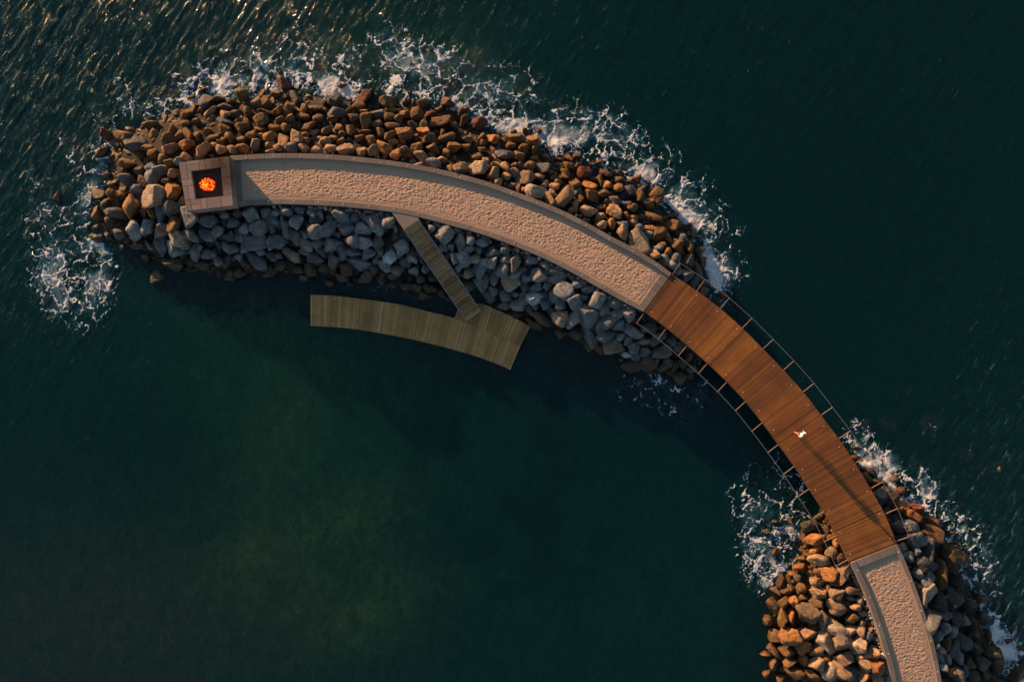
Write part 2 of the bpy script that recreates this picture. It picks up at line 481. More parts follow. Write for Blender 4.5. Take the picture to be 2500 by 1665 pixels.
def bed_z(X, Y):
    px, py = X*S*HC/CZ+1250, 832.5-Y*S*HC/CZ
    g = ground_px(px, py)
    deep = -3.3 + 0.8*(fbm(X*0.10, Y*0.10, 3, 5)-0.5)
    g = np.maximum(g, deep) + 0.22*(fbm(X*1.1, Y*1.1, 3, 9)-0.5)
    return np.where(np.hypot(X, Y) > 70, -3.5-0.01*(np.hypot(X, Y)-70).clip(0, 300), g)
bed, BX, BY, BZ = grid_mesh('seabed', stretch(-50, 50, 0.4), stretch(-36, 36, 0.4), bed_z, M['seabed'])
tag(bed, kind='structure')
bpx, bpy_ = BX*S+1250, 832.5-BY*S
def blob(px, py, cx, cy, rx, ry, an=0):
    a = R(an); dx = px-cx; dy = py-cy
    u = (dx*math.cos(a)+dy*math.sin(a))/rx; w = (-dx*math.sin(a)+dy*math.cos(a))/ry
    return np.exp(-(u*u+w*w))
wob = fbm(BX*0.12, BY*0.12, 4, 31)
base = np.zeros(BX.shape+(3,)); base[:] = (0.050, 0.125, 0.105)
green = blob(bpx, bpy_, 620, 1180, 420, 480, 40)*0.95 + blob(bpx, bpy_, 1000, 60, 330, 170)*0.8 + blob(bpx, bpy_, 470, 900, 200, 200)*0.5+blob(bpx, bpy_, 1450, 1580, 500, 260)*0.35
gold = blob(bpx, bpy_, 640, 1380, 260, 90, -25)*1.0 + blob(bpx, bpy_, 760, 1560, 220, 120, -15)*0.9 + blob(bpx, bpy_, 620, 1080, 110, 160, 20)*0.4
brown = blob(bpx, bpy_, 100, 1600, 620, 300)*0.9
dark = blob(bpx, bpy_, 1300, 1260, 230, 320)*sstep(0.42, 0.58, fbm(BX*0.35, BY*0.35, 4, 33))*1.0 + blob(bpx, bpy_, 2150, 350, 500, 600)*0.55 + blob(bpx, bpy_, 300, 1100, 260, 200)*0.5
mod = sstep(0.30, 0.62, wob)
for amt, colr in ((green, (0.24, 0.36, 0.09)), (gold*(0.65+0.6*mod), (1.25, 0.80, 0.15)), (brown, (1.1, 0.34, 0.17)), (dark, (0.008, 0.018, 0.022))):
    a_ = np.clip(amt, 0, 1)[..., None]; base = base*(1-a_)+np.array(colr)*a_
near = sstep(-2.2, -0.4, BZ)[..., None]
base = base*(1-near)+np.array((0.06, 0.04, 0.026))*near
dry = sstep(-0.1, 0.6, BZ)[..., None]
base = base*(1-dry)+np.array((0.010, 0.008, 0.006))*dry  # near-black above water: shade of the rock gaps put into the ground colour
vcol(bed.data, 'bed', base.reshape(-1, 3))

# ------------------------------------------------------------------ the sea: surface sheet over a closed volume
FOAM = [(90,420,40,.35),(200,440,60,.6),(160,350,45,.5),(240,370,40,.65),(100,500,45,.7),(80,540,30,.7),(150,560,60,.6),(195,500,50,.5),(120,630,50,.8),(165,655,70,.85),(225,640,50,.8),(110,700,45,.85),(200,700,70,.9),(245,690,35,.8),(150,740,50,.75),(215,750,45,.8),(185,785,40,.5),
(300,235,38,.6),(330,255,25,.7),(250,300,40,.4),(390,265,40,.55),(460,200,32,.7),(465,235,20,.7),(530,190,45,.6),(590,165,50,.65),(560,220,40,.7),(640,180,50,.7),(620,225,40,.7),(700,155,50,.6),(700,205,40,.7),(760,170,50,.55),(790,215,40,.65),(745,120,45,.5),(850,180,50,.55),(830,130,40,.5),(870,225,30,.6),
(950,110,45,.85),(990,140,50,.85),(960,180,45,.8),(1040,150,50,.8),(980,215,40,.7),(1040,210,40,.8),(1080,145,40,.6),(1090,190,45,.6),(1100,230,30,.7),(1150,180,50,.5),(1150,240,45,.75),(1200,260,50,.95),(1240,285,40,1),(1290,310,35,1),(1220,215,50,.55),(1290,240,45,.45),(1270,200,40,.45),
(1360,290,45,.75),(1340,340,35,.9),(1400,320,50,.95),(1420,285,45,.7),(1390,350,35,1),(1460,330,50,1),(1470,300,35,.8),(1500,350,45,.9),(1430,370,40,.8),(1530,320,45,.6),(1550,360,50,.8),(1500,395,40,.95),(1570,400,50,.85),(1545,425,40,.95),(1610,390,45,.7),(1620,440,50,.8),(1640,480,35,.95),(1680,440,45,.55),(1690,490,45,.85),(1665,520,30,.9),(1720,470,40,.5),(1740,530,45,.75),(1700,560,30,.95),(1730,580,30,.9),(1780,560,35,.55),(1765,620,40,.75),(1735,630,25,.9),(1790,640,35,.6),(1760,670,35,.9),(1810,680,30,.5),(1755,710,40,.7),(1780,745,25,.6),
(1660,990,45,.62),(1590,950,50,.58),(1720,965,28,.8),(1530,950,38,.5),(1290,880,25,.25),(1240,850,20,.2),(1900,910,20,.3),
(1860,1130,45,.5),(1910,1160,55,.6),(1950,1180,35,.55),(1810,1200,40,.5),(1820,1250,45,.65),(1870,1250,50,.75),(1920,1240,45,.7),(1850,1300,45,.8),(1900,1300,40,.9),(1830,1350,35,.8),(1870,1370,45,.95),(1910,1350,35,.8),(1860,1410,35,.8),(1830,1400,30,.6),(1960,1300,25,.5),
(2060,1060,30,.6),(2100,1060,35,.6),(2120,1090,35,.75),(2130,1130,35,.8),(2160,1140,30,.95),(2190,1140,30,.9),(2185,1180,35,1),(2220,1190,40,1),(2250,1170,35,.8),(2260,1210,40,.9),(2290,1200,35,.7),(2280,1245,30,.95),(2310,1240,35,.9),(2335,1270,25,.9),(2330,1300,30,.95),(2360,1300,35,.9),(2380,1330,35,.95),(2370,1370,30,.8),(2410,1360,30,.7),(2400,1395,35,.7),(2375,1400,25,.8),(2390,1430,35,.6),(2420,1470,35,.75),(2400,1500,30,.75),(2430,1540,30,.8),(2450,1570,35,.9),(2480,1600,40,.95),(2470,1650,40,.95),(2500,1560,30,.7),(2500,1660,40,.9),(2265,1045,22,.5),(2250,1060,15,.4),(2380,1250,30,.35),(2440,1290,30,.3),(2050,1000,15,.4),(2300,1100,15,.3),
(930,715,28,.32),(1005,728,25,.36),(720,60,45,.25),(620,50,35,.25)]

def foam_density(px, py):
    wx = 16*(fbm(px/60, py/60, 3, 41)-0.5)*2; wy = 16*(fbm(px/60, py/60, 3, 47)-0.5)*2
    x = px+wx; y = py+wy; acc = np.zeros(px.shape)
    for cx, cy, r, s in FOAM:
        if 900 > cx > 280 or cy < 250: s = min(1.0, s*1.25); r = r*1.08
        m = (np.abs(x-cx) < 2.3*r) & (np.abs(y-cy) < 2.3*r)
        xx = x[m]-cx; yy = y[m]-cy
        acc[m] = 1-(1-acc[m])*(1-0.80*s*np.exp(-((xx*xx+yy*yy)/(r*r*1.25))**1.25))
    acc = 0.93*acc**0.8
    m = acc > 0.12
    ds = np.minimum(seg_dist(x[m], y[m], ISLE_A), seg_dist(x[m], y[m], ISLE_B))
    acc[m] = np.minimum(acc[m]*(0.88+0.55*np.exp(-(ds/26)**2)), 1.0)
    return acc

sx, sy = stretch(-42.5, 42.5, 0.1), stretch(-29, 29, 0.1)
WAVE = {}
def sea_z(X, Y):
    px, py = X*S*HC/CZ+1250, 832.5-Y*S*HC/CZ
    chop = blob(px, py, 600, 40, 620, 250)*0.30+blob(px, py, -60, 300, 420, 520)*0.32+blob(px, py, 1900, 60, 900, 400)*0.10+blob(px, py, 2560, 1300, 330, 500)*0.35+0.05
    chop = np.clip(chop, 0, 1.0)
    a = R(58); U = X*math.cos(a)+Y*math.sin(a); V = -X*math.sin(a)+Y*math.cos(a)
    wv = V + 1.5*(fbm(X*0.12, Y*0.12, 2, 3)-0.5)
    w = fbm(U*0.22, wv*0.85, 2, 11)-0.5
    w2 = fbm(U*0.55, wv*1.9, 3, 13)-0.5
    ridge = 1-np.abs(2*fbm(U*0.28, wv*1.2, 2, 17)-1)*2.2
    z = 0.85*chop*(0.24*w+0.13*w2+0.09*np.clip(ridge, 0, 1))
    d = foam_density(px, py)
    z += d*0.16*(fbm(X*1.6, Y*1.6, 4, 19)-0.45)
    fade = np.exp(-(np.maximum(np.hypot(X/1.45, Y)-34, 0)/25)**2)
    WAVE.update(chop=chop, foam=d, px=px, py=py)
    return z*fade
sea, SX, SY, SZ = grid_mesh('sea', sx, sy, sea_z, M['water'])
vcol(sea.data, 'chop', np.clip(WAVE['chop']+0.35*WAVE['foam'], 0, 1).ravel())
# skirt and floor close the body of water so that it absorbs light with depth
bm = bmesh.new(); bm.from_mesh(sea.data)
be = [e for e in bm.edges if e.is_boundary]
r_ = bmesh.ops.extrude_edge_only(bm, edges=be)
for v in r_['geom']:
    if isinstance(v, bmesh.types.BMVert): v.co.z = -12
bmesh.ops.holes_fill(bm, edges=[e for e in bm.edges if e.is_boundary], sides=0)
bmesh.ops.recalc_face_normals(bm, faces=bm.faces)
bm.to_mesh(sea.data); bm.free(); sea.data.shade_smooth()
tag(sea, kind='structure')

# foam: lace of real faces floating on the waves
core_x = np.where((sx > -43) & (sx < 43))[0]; core_y = np.where((sy > -29.5) & (sy < 29.5))[0]
def fine_foam():
    st = 0.05
    xs = np.arange(-42, 42, st); ys = np.arange(-28.5, 28.5, st)
    X, Y = np.meshgrid(xs, ys)
    px, py = X*S*HC/CZ+1250, 832.5-Y*S*HC/CZ
    d = foam_density(px, py)
    w1 = fbm(X*0.9, Y*0.9, 4, 51)-0.5; w2 = fbm(X*0.9, Y*0.9, 4, 57)-0.5
    xx = X+1.5*w1; yy = Y+1.5*w2
    w3 = fbm(X*4, Y*4, 3, 71)-0.5; w4 = fbm(X*4, Y*4, 3, 73)-0.5
    r1 = 1-np.clip(vor_edge(xx*1.0+0.3*w3, yy*1.0+0.3*w4, 61)/0.22, 0, 1)
    r2 = 1-np.clip(vor_edge(xx*3.1+0.9*w3, yy*3.1+0.9*w4, 67)/0.26, 0, 1)
    r3 = 1-np.clip(vor_edge(xx*6.5+0.9*w3, yy*6.5+0.9*w4, 69)/0.40, 0, 1)
    f = fbm(xx*1.3, yy*1.3, 5, 63, 0.6)
    def fil(q, s, sd, k): return np.clip(1-np.abs(2*fbm(q[0]*s, q[1]*s, 3, sd)-1)*k, 0, 1)
    qx, qy = X+1.2*w1+0.35*w3, Y+1.2*w2+0.35*w4
    r1 = (1-np.clip(vor_edge(qx*0.80, qy*0.80, 61)/0.17, 0, 1))
    r2 = (1-np.clip(vor_edge(qx*1.9+.3*w3, qy*1.9+.3*w4, 67)/0.22, 0, 1))
    q = (X+2.0*w1+0.25*w3, Y+2.0*w2+0.25*w4)
    l1 = fil(q, 1.3, 101, 5.5); l2 = fil(q, 2.7, 103, 4.6); l3 = fil((X+0.8*w1, Y+0.8*w2), 5.5, 107, 3.8)
    lace = 0.50*r1+0.42*r2+0.20*l2+0.16*l3+0.85*(f-0.5)
    al = sstep(0, 0.66, lace-(0.68-0.58*np.minimum(d, 0.97)))*sstep(0.10, 0.42, d)
    milky = 0.74*sstep(0.42, 1.0, d)*sstep(0.30, 0.66, fbm(xx*0.6, yy*0.6, 4, 77))
    al = np.maximum(al, milky+al*(1-milky))
    # specks of drifting foam on the open water
    near = blob(px, py, 1000, 500, 1100, 600)
    sp = sstep(0.83, 0.90, fbm(X*2.4, Y*2.4, 3, 83, 0.7))*sstep(0.45, 0.6, fbm(X*0.25, Y*0.25, 3, 87))*(py < 1150)*(px > 1450)
    al = np.maximum(al, 0.22*sp)
    # height from the sea grid (bilinear)
    ix = np.clip(np.searchsorted(sx, X)-1, 0, len(sx)-2); iy = np.clip(np.searchsorted(sy, Y)-1, 0, len(sy)-2)
    fx = (X-sx[ix])/(sx[ix+1]-sx[ix]); fy = (Y-sy[iy])/(sy[iy+1]-sy[iy])
    Z = (SZ[iy, ix]*(1-fx)+SZ[iy, ix+1]*fx)*(1-fy)+(SZ[iy+1, ix]*(1-fx)+SZ[iy+1, ix+1]*fx)*fy
    Z = Z+0.02+0.03*al
    nx = len(xs); i = np.arange(X.size).reshape(X.shape)
    am = np.maximum(np.maximum(al[:-1, :-1], al[:-1, 1:]), np.maximum(al[1:, 1:], al[1:, :-1]))
    k = (am > 0.04).ravel()
    f4 = np.stack([i[:-1, :-1].ravel()[k], i[:-1, 1:].ravel()[k], i[1:, 1:].ravel()[k], i[1:, :-1].ravel()[k]], 1)
    used, inv = np.unique(f4, return_inverse=True)
    v = np.stack([X.ravel()[used], Y.ravel()[used], Z.ravel()[used]], 1)
    o = link_mesh('sea_foam', v, inv.reshape(-1, 4), M['foam'], smooth=True)
    vcol(o.data, 'alpha', al.ravel()[used])
    tag(o, 'white lacy surf foam washing around the rock shores', 'foam', kind='stuff')
fine_foam()

# ------------------------------------------------------------------ walkway on the main breakwater
def path_piece(name, strip, parts, label=None):
    mb = MB(); t0, t1, u0, u1 = parts
    # sand bed as a fine grid so that its edge mask can fade the ripples
    nu = int(strip.len/0.038); nt = 90
    U, T = np.meshgrid(np.linspace(u0, u1, nu+1), np.linspace(t0, t1, nt+1), indexing='ij')
    q = np.linspace(0, 1, strip.n); k = (CZ-strip.z)/HC/S
    ax, ay, bx, by = (np.interp(U, q, c) for c in (strip.A[:, 0], strip.A[:, 1], strip.B[:, 0], strip.B[:, 1]))
    X = (ax*(1-T)+bx*T-1250)*k; Y = (832.5-ay*(1-T)-by*T)*k
    ed = np.minimum(T-t0, t1-T)/(t1-t0)*2.9
    along = np.minimum(U-u0, u1-U)*strip.len
    E = np.clip(np.minimum(ed*1.6, along*1.6)*1.6-0.10+0.5*(fbm(X*1.3, Y*1.3, 3, 97)-0.5), 0.04, 1)
    wx = 0.10*(fbm(X*3, Y*3, 2, 91)-.5); wy = 0.10*(fbm(X*3, Y*3, 2, 93)-.5)
    h1 = 1-np.abs(2*fbm((X+wx)*4.8, (Y+wy)*8.2, 2, 95)-1)*2.0        # wandering crests
    h2 = fbm(X*6.5, Y*10.5, 1, 99)-.5
    Z = strip.z-0.01+E*(0.014*np.clip(h1, -.4, 1)+0.025*h2)-0.01+0.02*(fbm(X*.5, Y*.5, 2, 98)-.5)
    V = np.stack([X.ravel(), Y.ravel(), Z.ravel()], 1)
    i = np.arange(X.size).reshape(X.shape)
    F = np.stack([i[:-1, :-1].ravel(), i[:-1, 1:].ravel(), i[1:, 1:].ravel(), i[1:, :-1].ravel()], 1)
    a, b, c = V[F[0][0]], V[F[0][1]], V[F[0][2]]
    if np.cross(b-a, c-a)[2] < 0: F = F[:, ::-1]
    o = link_mesh(name, V, F, M['sand'], smooth=True); vcol(o.data, 'edge', E.ravel())
    tag(o, kind='structure')
    return o

rnd = random.Random(7)
tint = lambda: rnd.uniform(0.15, 0.85)
SA = Strip(N_EDGE, S_EDGE, ZP, 500)
uE = 1-0.62/SA.len
path = path_piece('path', SA, (0.098, 0.902, 0.0, uE))
mb = MB(); SA.run(mb, 0.0, 1.0, 0.0, 0.098, 0.17, 1.3, 1.3, 0.014, tint); mb.build('kerb', M['kerb'], path, 0.012)
mb = MB()
uL0, uL1 = 0.345, 0.415
SA.run(mb, 0.0, 1.0, 0.902, 1.0, 0.075, 1.3, 1.3, 0.014, tint)
mb.build('kerb', M['kerb'], path, 0.012)
mb = MB(); n_ = 6
for i in range(n_):
    a = 0.100+(0.900-0.100)*i/n_; b = 0.100+(0.900-0.100)*(i+1)/n_-0.004
    mb.quadbox(SA.p(uE, a, 0.07), SA.p(1, a, 0.07), SA.p(1, b, 0.07), SA.p(uE, b, 0.07), 1.0, tint())
mb.build('threshold', M['kerb'], path, 0.012)
mb = MB()
uS = 0.75/SA.len
for i in range(4):
    a = 0.100+(0.900-0.100)*i/4; b = 0.100+(0.900-0.100)*(i+1)/4-0.004
    mb.quadbox(SA.p(0.001, a, 0.03), SA.p(uS, a, 0.03), SA.p(uS, b, 0.03), SA.p(0.001, b, 0.03), 1.0, tint())
mb.build('threshold', M['kerb'], path, 0.01)
studs(path, [SA.p(0.035+k*0.058, 0.055, 0.171) for k in range(17)]+[SA.p(0.023+k*0.058, 0.945, 0.076) for k in range(17)], 0.035)
# stone landing at the head of the gangway
lp = [(953,514.5),(1019,529.0),(1023,536.5),(986,561)]
mb = MB(); mb.quadbox(*[P(*q, ZP+0.05) for q in lp], 1.2, 0.7)
mb.build('landing', M['kerb'], path, 0.012)

SB = Strip(LE, LW, ZP, 500)
uT = 0.62/SB.len
path2 = path_piece('path', SB, (0.090, 0.902, uT, 1.0))
mb = MB(); SB.run(mb, 0.0, 1.0, 0.0, 0.090, 0.07, 1.3, 1.3, 0.014, tint); mb.build('kerb', M['kerb'], path2, 0.012)
mb = MB(); SB.run(mb, 0.0, 1.0, 0.902, 1.0, 0.15, 1.3, 1.3, 0.014, tint); mb.build('kerb', M['kerb'], path2, 0.012)
mb = MB()
for i in range(5):
    a = 0.092+0.808*i/5; b = 0.092+0.808*(i+1)/5-0.004
    mb.quadbox(SB.p(0, a, 0.09), SB.p(uT, a, 0.09), SB.p(uT, b, 0.09), SB.p(0, b, 0.09), 1.0, tint())
mb.build('threshold', M['kerb'], path2, 0.012)
studs(path2, [SB.p(0.03+k*0.12, 0.05, 0.071) for k in range(5)]+[SB.p(0.04+k*0.12, 0.945, 0.151) for k in range(5)], 0.035)

# ------------------------------------------------------------------ footbridge
SD = Strip(DN, DS, ZP+0.06, 500)
br = empty('footbridge', SD.p(0.5, 0.5, -0.3))
tag(br, 'long curved footbridge of orange brown planks between the two rock islands', 'footbridge')
def low(u, f, s): return vnoise(np.array([u*f]), np.array([s*1.0]), 3)[0]
mb = MB(); N = round(SD.len/0.135)
for i in range(N):
    u0 = i/N; u1 = (i+1)/N-0.014/SD.len
    tt = 0.42+0.34*(low(u0, 26, 1)-0.5)+0.24*(low(u0, 9, 7)-0.45)+rnd.uniform(-0.20, 0.20)
    if rnd.random() < 0.05: tt -= 0.25
    j = rnd.uniform(-0.003, 0.003)
    mb.quadbox(SD.p(u0, 0, j), SD.p(u1, 0, j), SD.p(u1, 1, j), SD.p(u0, 1, j), 0.05, min(max(tt, 0), 1))
mb.build('deck', M['deck'], br)
for t in (0.012, 0.988):
    mb = MB(); mb2 = 24
    for i in range(mb2):
        a, b = SD.p(i/mb2, t, -0.20), SD.p((i+1)/mb2, t, -0.20); mb.bar(a, b, 0.10, 0.26)
    mb.build('edge_beam', M['beam'], br)
mb = MB()
for t in (0.3, 0.7):
    for i in range(24): mb.bar(SD.p(i/24, t, -0.32), SD.p((i+1)/24, t, -0.32), 0.22, 0.5)
mb.build('girder', M['beam'], br)
def outpt(u, t, d, z):   # point d metres beyond the deck edge t (0 or 1), square to the curve
    a = SD.p(max(u-0.01, 0), t); b = SD.p(min(u+0.01, 1), t); tg = (b-a).normalized()
    nn = Vector((-tg.y, tg.x, 0)); c = SD.p(u, 1-t)-SD.p(u, t)
    if nn.dot(c) > 0: nn = -nn
    return SD.p(u, t)+nn*d+Vector((0, 0, z))
for t in (0, 1):
    for k in range(13):
        u = 0.004+0.992*k/12
        mb = MB()
        a = outpt(u, t, -0.02, -0.14); b = outpt(u, t, 1.05, -0.02)
        mb.bar(a, b, 0.036, 0.09)
        mb.tube([b-Vector((0, 0, .05)), b+Vector((0, 0, 0.09))], 0.03, 8)
        mb.build('outrigger', M['rust'], br)
    mb = MB(); mb.tube([outpt(0.004+0.992*k/12, t, 1.05, 0.06) for k in range(13)], 0.017, 8)
    mb.build('guard_cable', M['steel'], br)
studs(br, [SD.p(0.02+0.96*k/13, t, 0.001) for k in range(14) for t in (0.085, 0.915)], 0.032)

# ------------------------------------------------------------------ fire pit
ZT = ZP+1.12
pit = empty('fire_pit', sum((P(*q, ZP) for q in PITO), Vector())/4)
tag(pit, 'square raised stone fire pit burning at the left end of the sand path', 'fire pit')
O = [P(*q, ZT) for q in PITO]; I = [P(*q, ZT) for q in PITI]
mb = MB()
def lerp(a, b, t): return a*(1-t)+b*t
def quv(u, v, z=0): return lerp(lerp(O[0], O[1], u), lerp(O[3], O[2], u), v)+Vector((0, 0, z))
HOLE = (.222, .205, .812, .782)
for (u0, v0, u1, v1) in ((0,0,.14,.36),(.14,0,.40,.075),(.14,.075,.40,.205),(.14,.205,.222,.36),(.40,0,.52,.205),(.52,0,.812,.205),(.812,0,1,.205),(.812,.205,1,.42),(.812,.42,1,.782),
        (0,.36,.222,.49),(0,.49,.105,.782),(.105,.49,.222,.782),(0,.782,.12,1),(.12,.782,.33,.885),(.12,.885,.33,1),(.33,.782,.45,1),(.45,.782,.76,1),(.76,.782,1,1)):
    g = .0035; z = rnd.uniform(-.004, .004)
    mb.quadbox(quv(u0+g, v0+g, z), quv(u1-g, v0+g, z), quv(u1-g, v1-g, z), quv(u0+g, v1-g, z), 1.25, rnd.uniform(.1, .95))
I = [quv(HOLE[0], HOLE[1]), quv(HOLE[2], HOLE[1]), quv(HOLE[2], HOLE[3]), quv(HOLE[0], HOLE[3])]
add_soot(M['pitstone'], [(P(541, 402, ZT), 1.8, 0.97), (P(556, 440, ZT), 1.5, 0.85), (P(520, 405, ZT), 0.8, 0.6)])
mb.build('stone_surround', M['pitstone'], pit, 0.01)
mb = MB()
Ic = sum(I, Vector())/4
ins = [lerp(q, Ic, 0.02)-Vector((0, 0, 0.32)) for q in I]; mb.quadbox(*ins, 0.3)
mb.build('basin', M['soot'], pit)
mb = MB()   # soot film lying on the coping stones where the smoke blows
# burning heap
fc = P(505, 450.7, ZT-0.2); rf = random.Random(3)
mb = MB()
for k in range(16):
    a = rf.uniform(0, 6.28); r = rf.uniform(0, 0.35); L = rf.uniform(0.18, 0.4); b = rf.uniform(0, 6.28)
    c = fc+Vector((math.cos(a)*r, math.sin(a)*r, rf.uniform(-0.12, 0.06)))
    d = Vector((math.cos(b), math.sin(b), rf.uniform(-.3, .3)))*L/2
    mb.tube([c-d, c, c+d], rf.uniform(0.035, 0.06), 7)
mb.build('logs', M['coal'], pit)
mb = MB()
for k in range(120):
    a = rf.uniform(0, 6.28); r = 0.52*math.sqrt(rf.random()); h = (0.62-r*0.8)*rf.uniform(0.5, 1.0)
    c = fc+Vector((math.cos(a)*r, math.sin(a)*r*0.9, -0.12)); w = rf.uniform(0.04, 0.10)
    b0 = len(mb.v); rings = 6; ph = rf.uniform(0, 6.28); tw = rf.uniform(0.02, 0.14); tt = rf.uniform(0.1, 1)*(1.15-r)
    for i in range(rings):
        s_ = i/(rings-1); rr = w*math.sin(math.pi*min(1, 0.25+s_*0.75))**0.8*(1 if i < rings-1 else 0.1)
        cc = c+Vector((math.cos(ph+s_*3)*tw*s_, math.sin(ph+s_*3)*tw*s_, h*s_))
        for j in range(6):
            q = j*math.pi/3; mb.v.append(cc+Vector((math.cos(q)*rr, math.sin(q)*rr, 0))); mb.t.append(tt*(0.5+0.5*s_))
    for i in range(rings-1):
        for j in range(6):
            j2 = (j+1) % 6; mb.f.append([b0+i*6+j, b0+i*6+j2, b0+(i+1)*6+j2, b0+(i+1)*6+j])
mb.build('flames', M['flame'], pit)

# ------------------------------------------------------------------ floating dock
ZD = 0.38
dock = empty('floating_dock', P(1000, 790, 0.2))
tag(dock, 'curved weathered olive plank dock floating below the rocks', 'dock')
K = lambda x, y: (700+x/3.563, 480+y/3.563)
D_N = [K(207,855), K(400,862), K(600,885), K(830,915), K(1010,945), K(1230,1000), K(1455,1057), K(1740,1172), K(2032,1302)]
D_S = [K(207,1125), K(400,1135), K(600,1155), K(850,1195), K(1100,1245), K(1350,1305), K(1600,1375), K(1800,1445), K(1946,1505)]
U_N = [K(1486,985), K(1660,928), K(1800,975), K(1950,1040), K(2120,1130)]
U_S = [K(1459,1055), K(1600,1116), K(1740,1170), K(1890,1236), K(2033,1300)]
S1 = Strip(D_N, D_S, ZD, 300); S2 = Strip(U_N, U_S, ZD+0.01, 300)
def planks(st, w, mat, name, par, f=20, base=0.5, z=0):
    mb = MB(); N = round(st.len/w)
    for i in range(N):
        u0 = i/N; u1 = (i+1)/N-0.011/st.len
        tt = base+0.28*(low(u0, f, 4)-0.5)+rnd.uniform(-0.2, 0.2)
        if rnd.random() < 0.07: tt += 0.3
        j = rnd.uniform(-0.003, 0.003)
        mb.quadbox(st.p(u0, 0, j), st.p(u1, 0, j), st.p(u1, 1, j), st.p(u0, 1, j), 0.05, min(max(tt, 0), 1))
    return mb.build(name, mat, par)
planks(S1, 0.145, M['dock'], 'decking', dock, 22, 0.42)
planks(S2, 0.145, M['dock'], 'decking', dock, 10, 0.24)
mb = MB()
S1.run(mb, 0.004, 0.996, 0.01, 0.99, -0.056, 0.75, 2.5, 0.05); mb.build('pontoon', M['conc'], dock)
mb = MB()
S2.run(mb, 0.01, 0.985, 0.02, 0.975, -0.056, 0.7, 2.5, 0.05); mb.build('pontoon', M['conc'], dock)
sp = []
for (x, y) in ((260,880),(417,890),(637,912),(835,937),(1245,1027),(1420,1075),(253,1103),(397,1113),(615,1134),(800,1157),(993,1195),(1187,1238),(1535,1335),(1743,1402),(1838,1438),(1910,1470),(1818,1230),(1888,1051),(1690,968),(2100,1147)):
    q = K(x, y); sp.append(P(*q, ZD+0.012))
studs(dock, sp, 0.032)

# gangway, sloping from the landing down to the dock
gw = empty('gangway', P(1156, 772, 0.8))
tag(gw, 'narrow brown plank gangway sloping from the sand path down to the dock', 'gangway')
TL, TR = P(986, 561, ZP+0.02), P(1022, 537, ZP+0.02)
BR, BL = P(1174, 760.5, ZD+0.16), P(1139, 784, ZD+0.16)
L_ = ((TL+TR)/2-(BL+BR)/2).length
mb = MB(); N = round(L_/0.150)
for i in range(N):
    a = i/N; b = (i+1)/N-0.028/L_
    tt = 0.42+0.7*(low(a, 13, 9)-0.5)+rnd.uniform(-0.25, 0.25)
    q = [lerp(TL, BL, a), lerp(TL, BL, b), lerp(TR, BR, b), lerp(TR, BR, a)]
    mb.quadbox(*q, 0.045, min(max(tt, 0), 1))
mb.build('deck', M['gang'], gw)
up = Vector((0, 0, 0.02))
for a, b in ((TL, BL), (TR, BR)):
    mb = MB(); mb.bar(a+up, b+up, 0.07, 0.24); mb.build('side_beam', M['steel'], gw)
mb = MB()
for i in range(18): 
    a = (i+.5)/18; mb.bar(lerp(TL, BL, a)-Vector((0, 0, .12)), lerp(TR, BR, a)-Vector((0, 0, .12)), 0.08, 0.08)
mb.build('crossbars', M['beam'], gw)
sp = []
for i in range(13):
    a = 0.035+i*0.078
    for f in (0.1, 0.9):
        sp.append(lerp(lerp(TL, TR, f), lerp(BL, BR, f), a)+Vector((0, 0, .002)))
studs(gw, sp, 0.03)

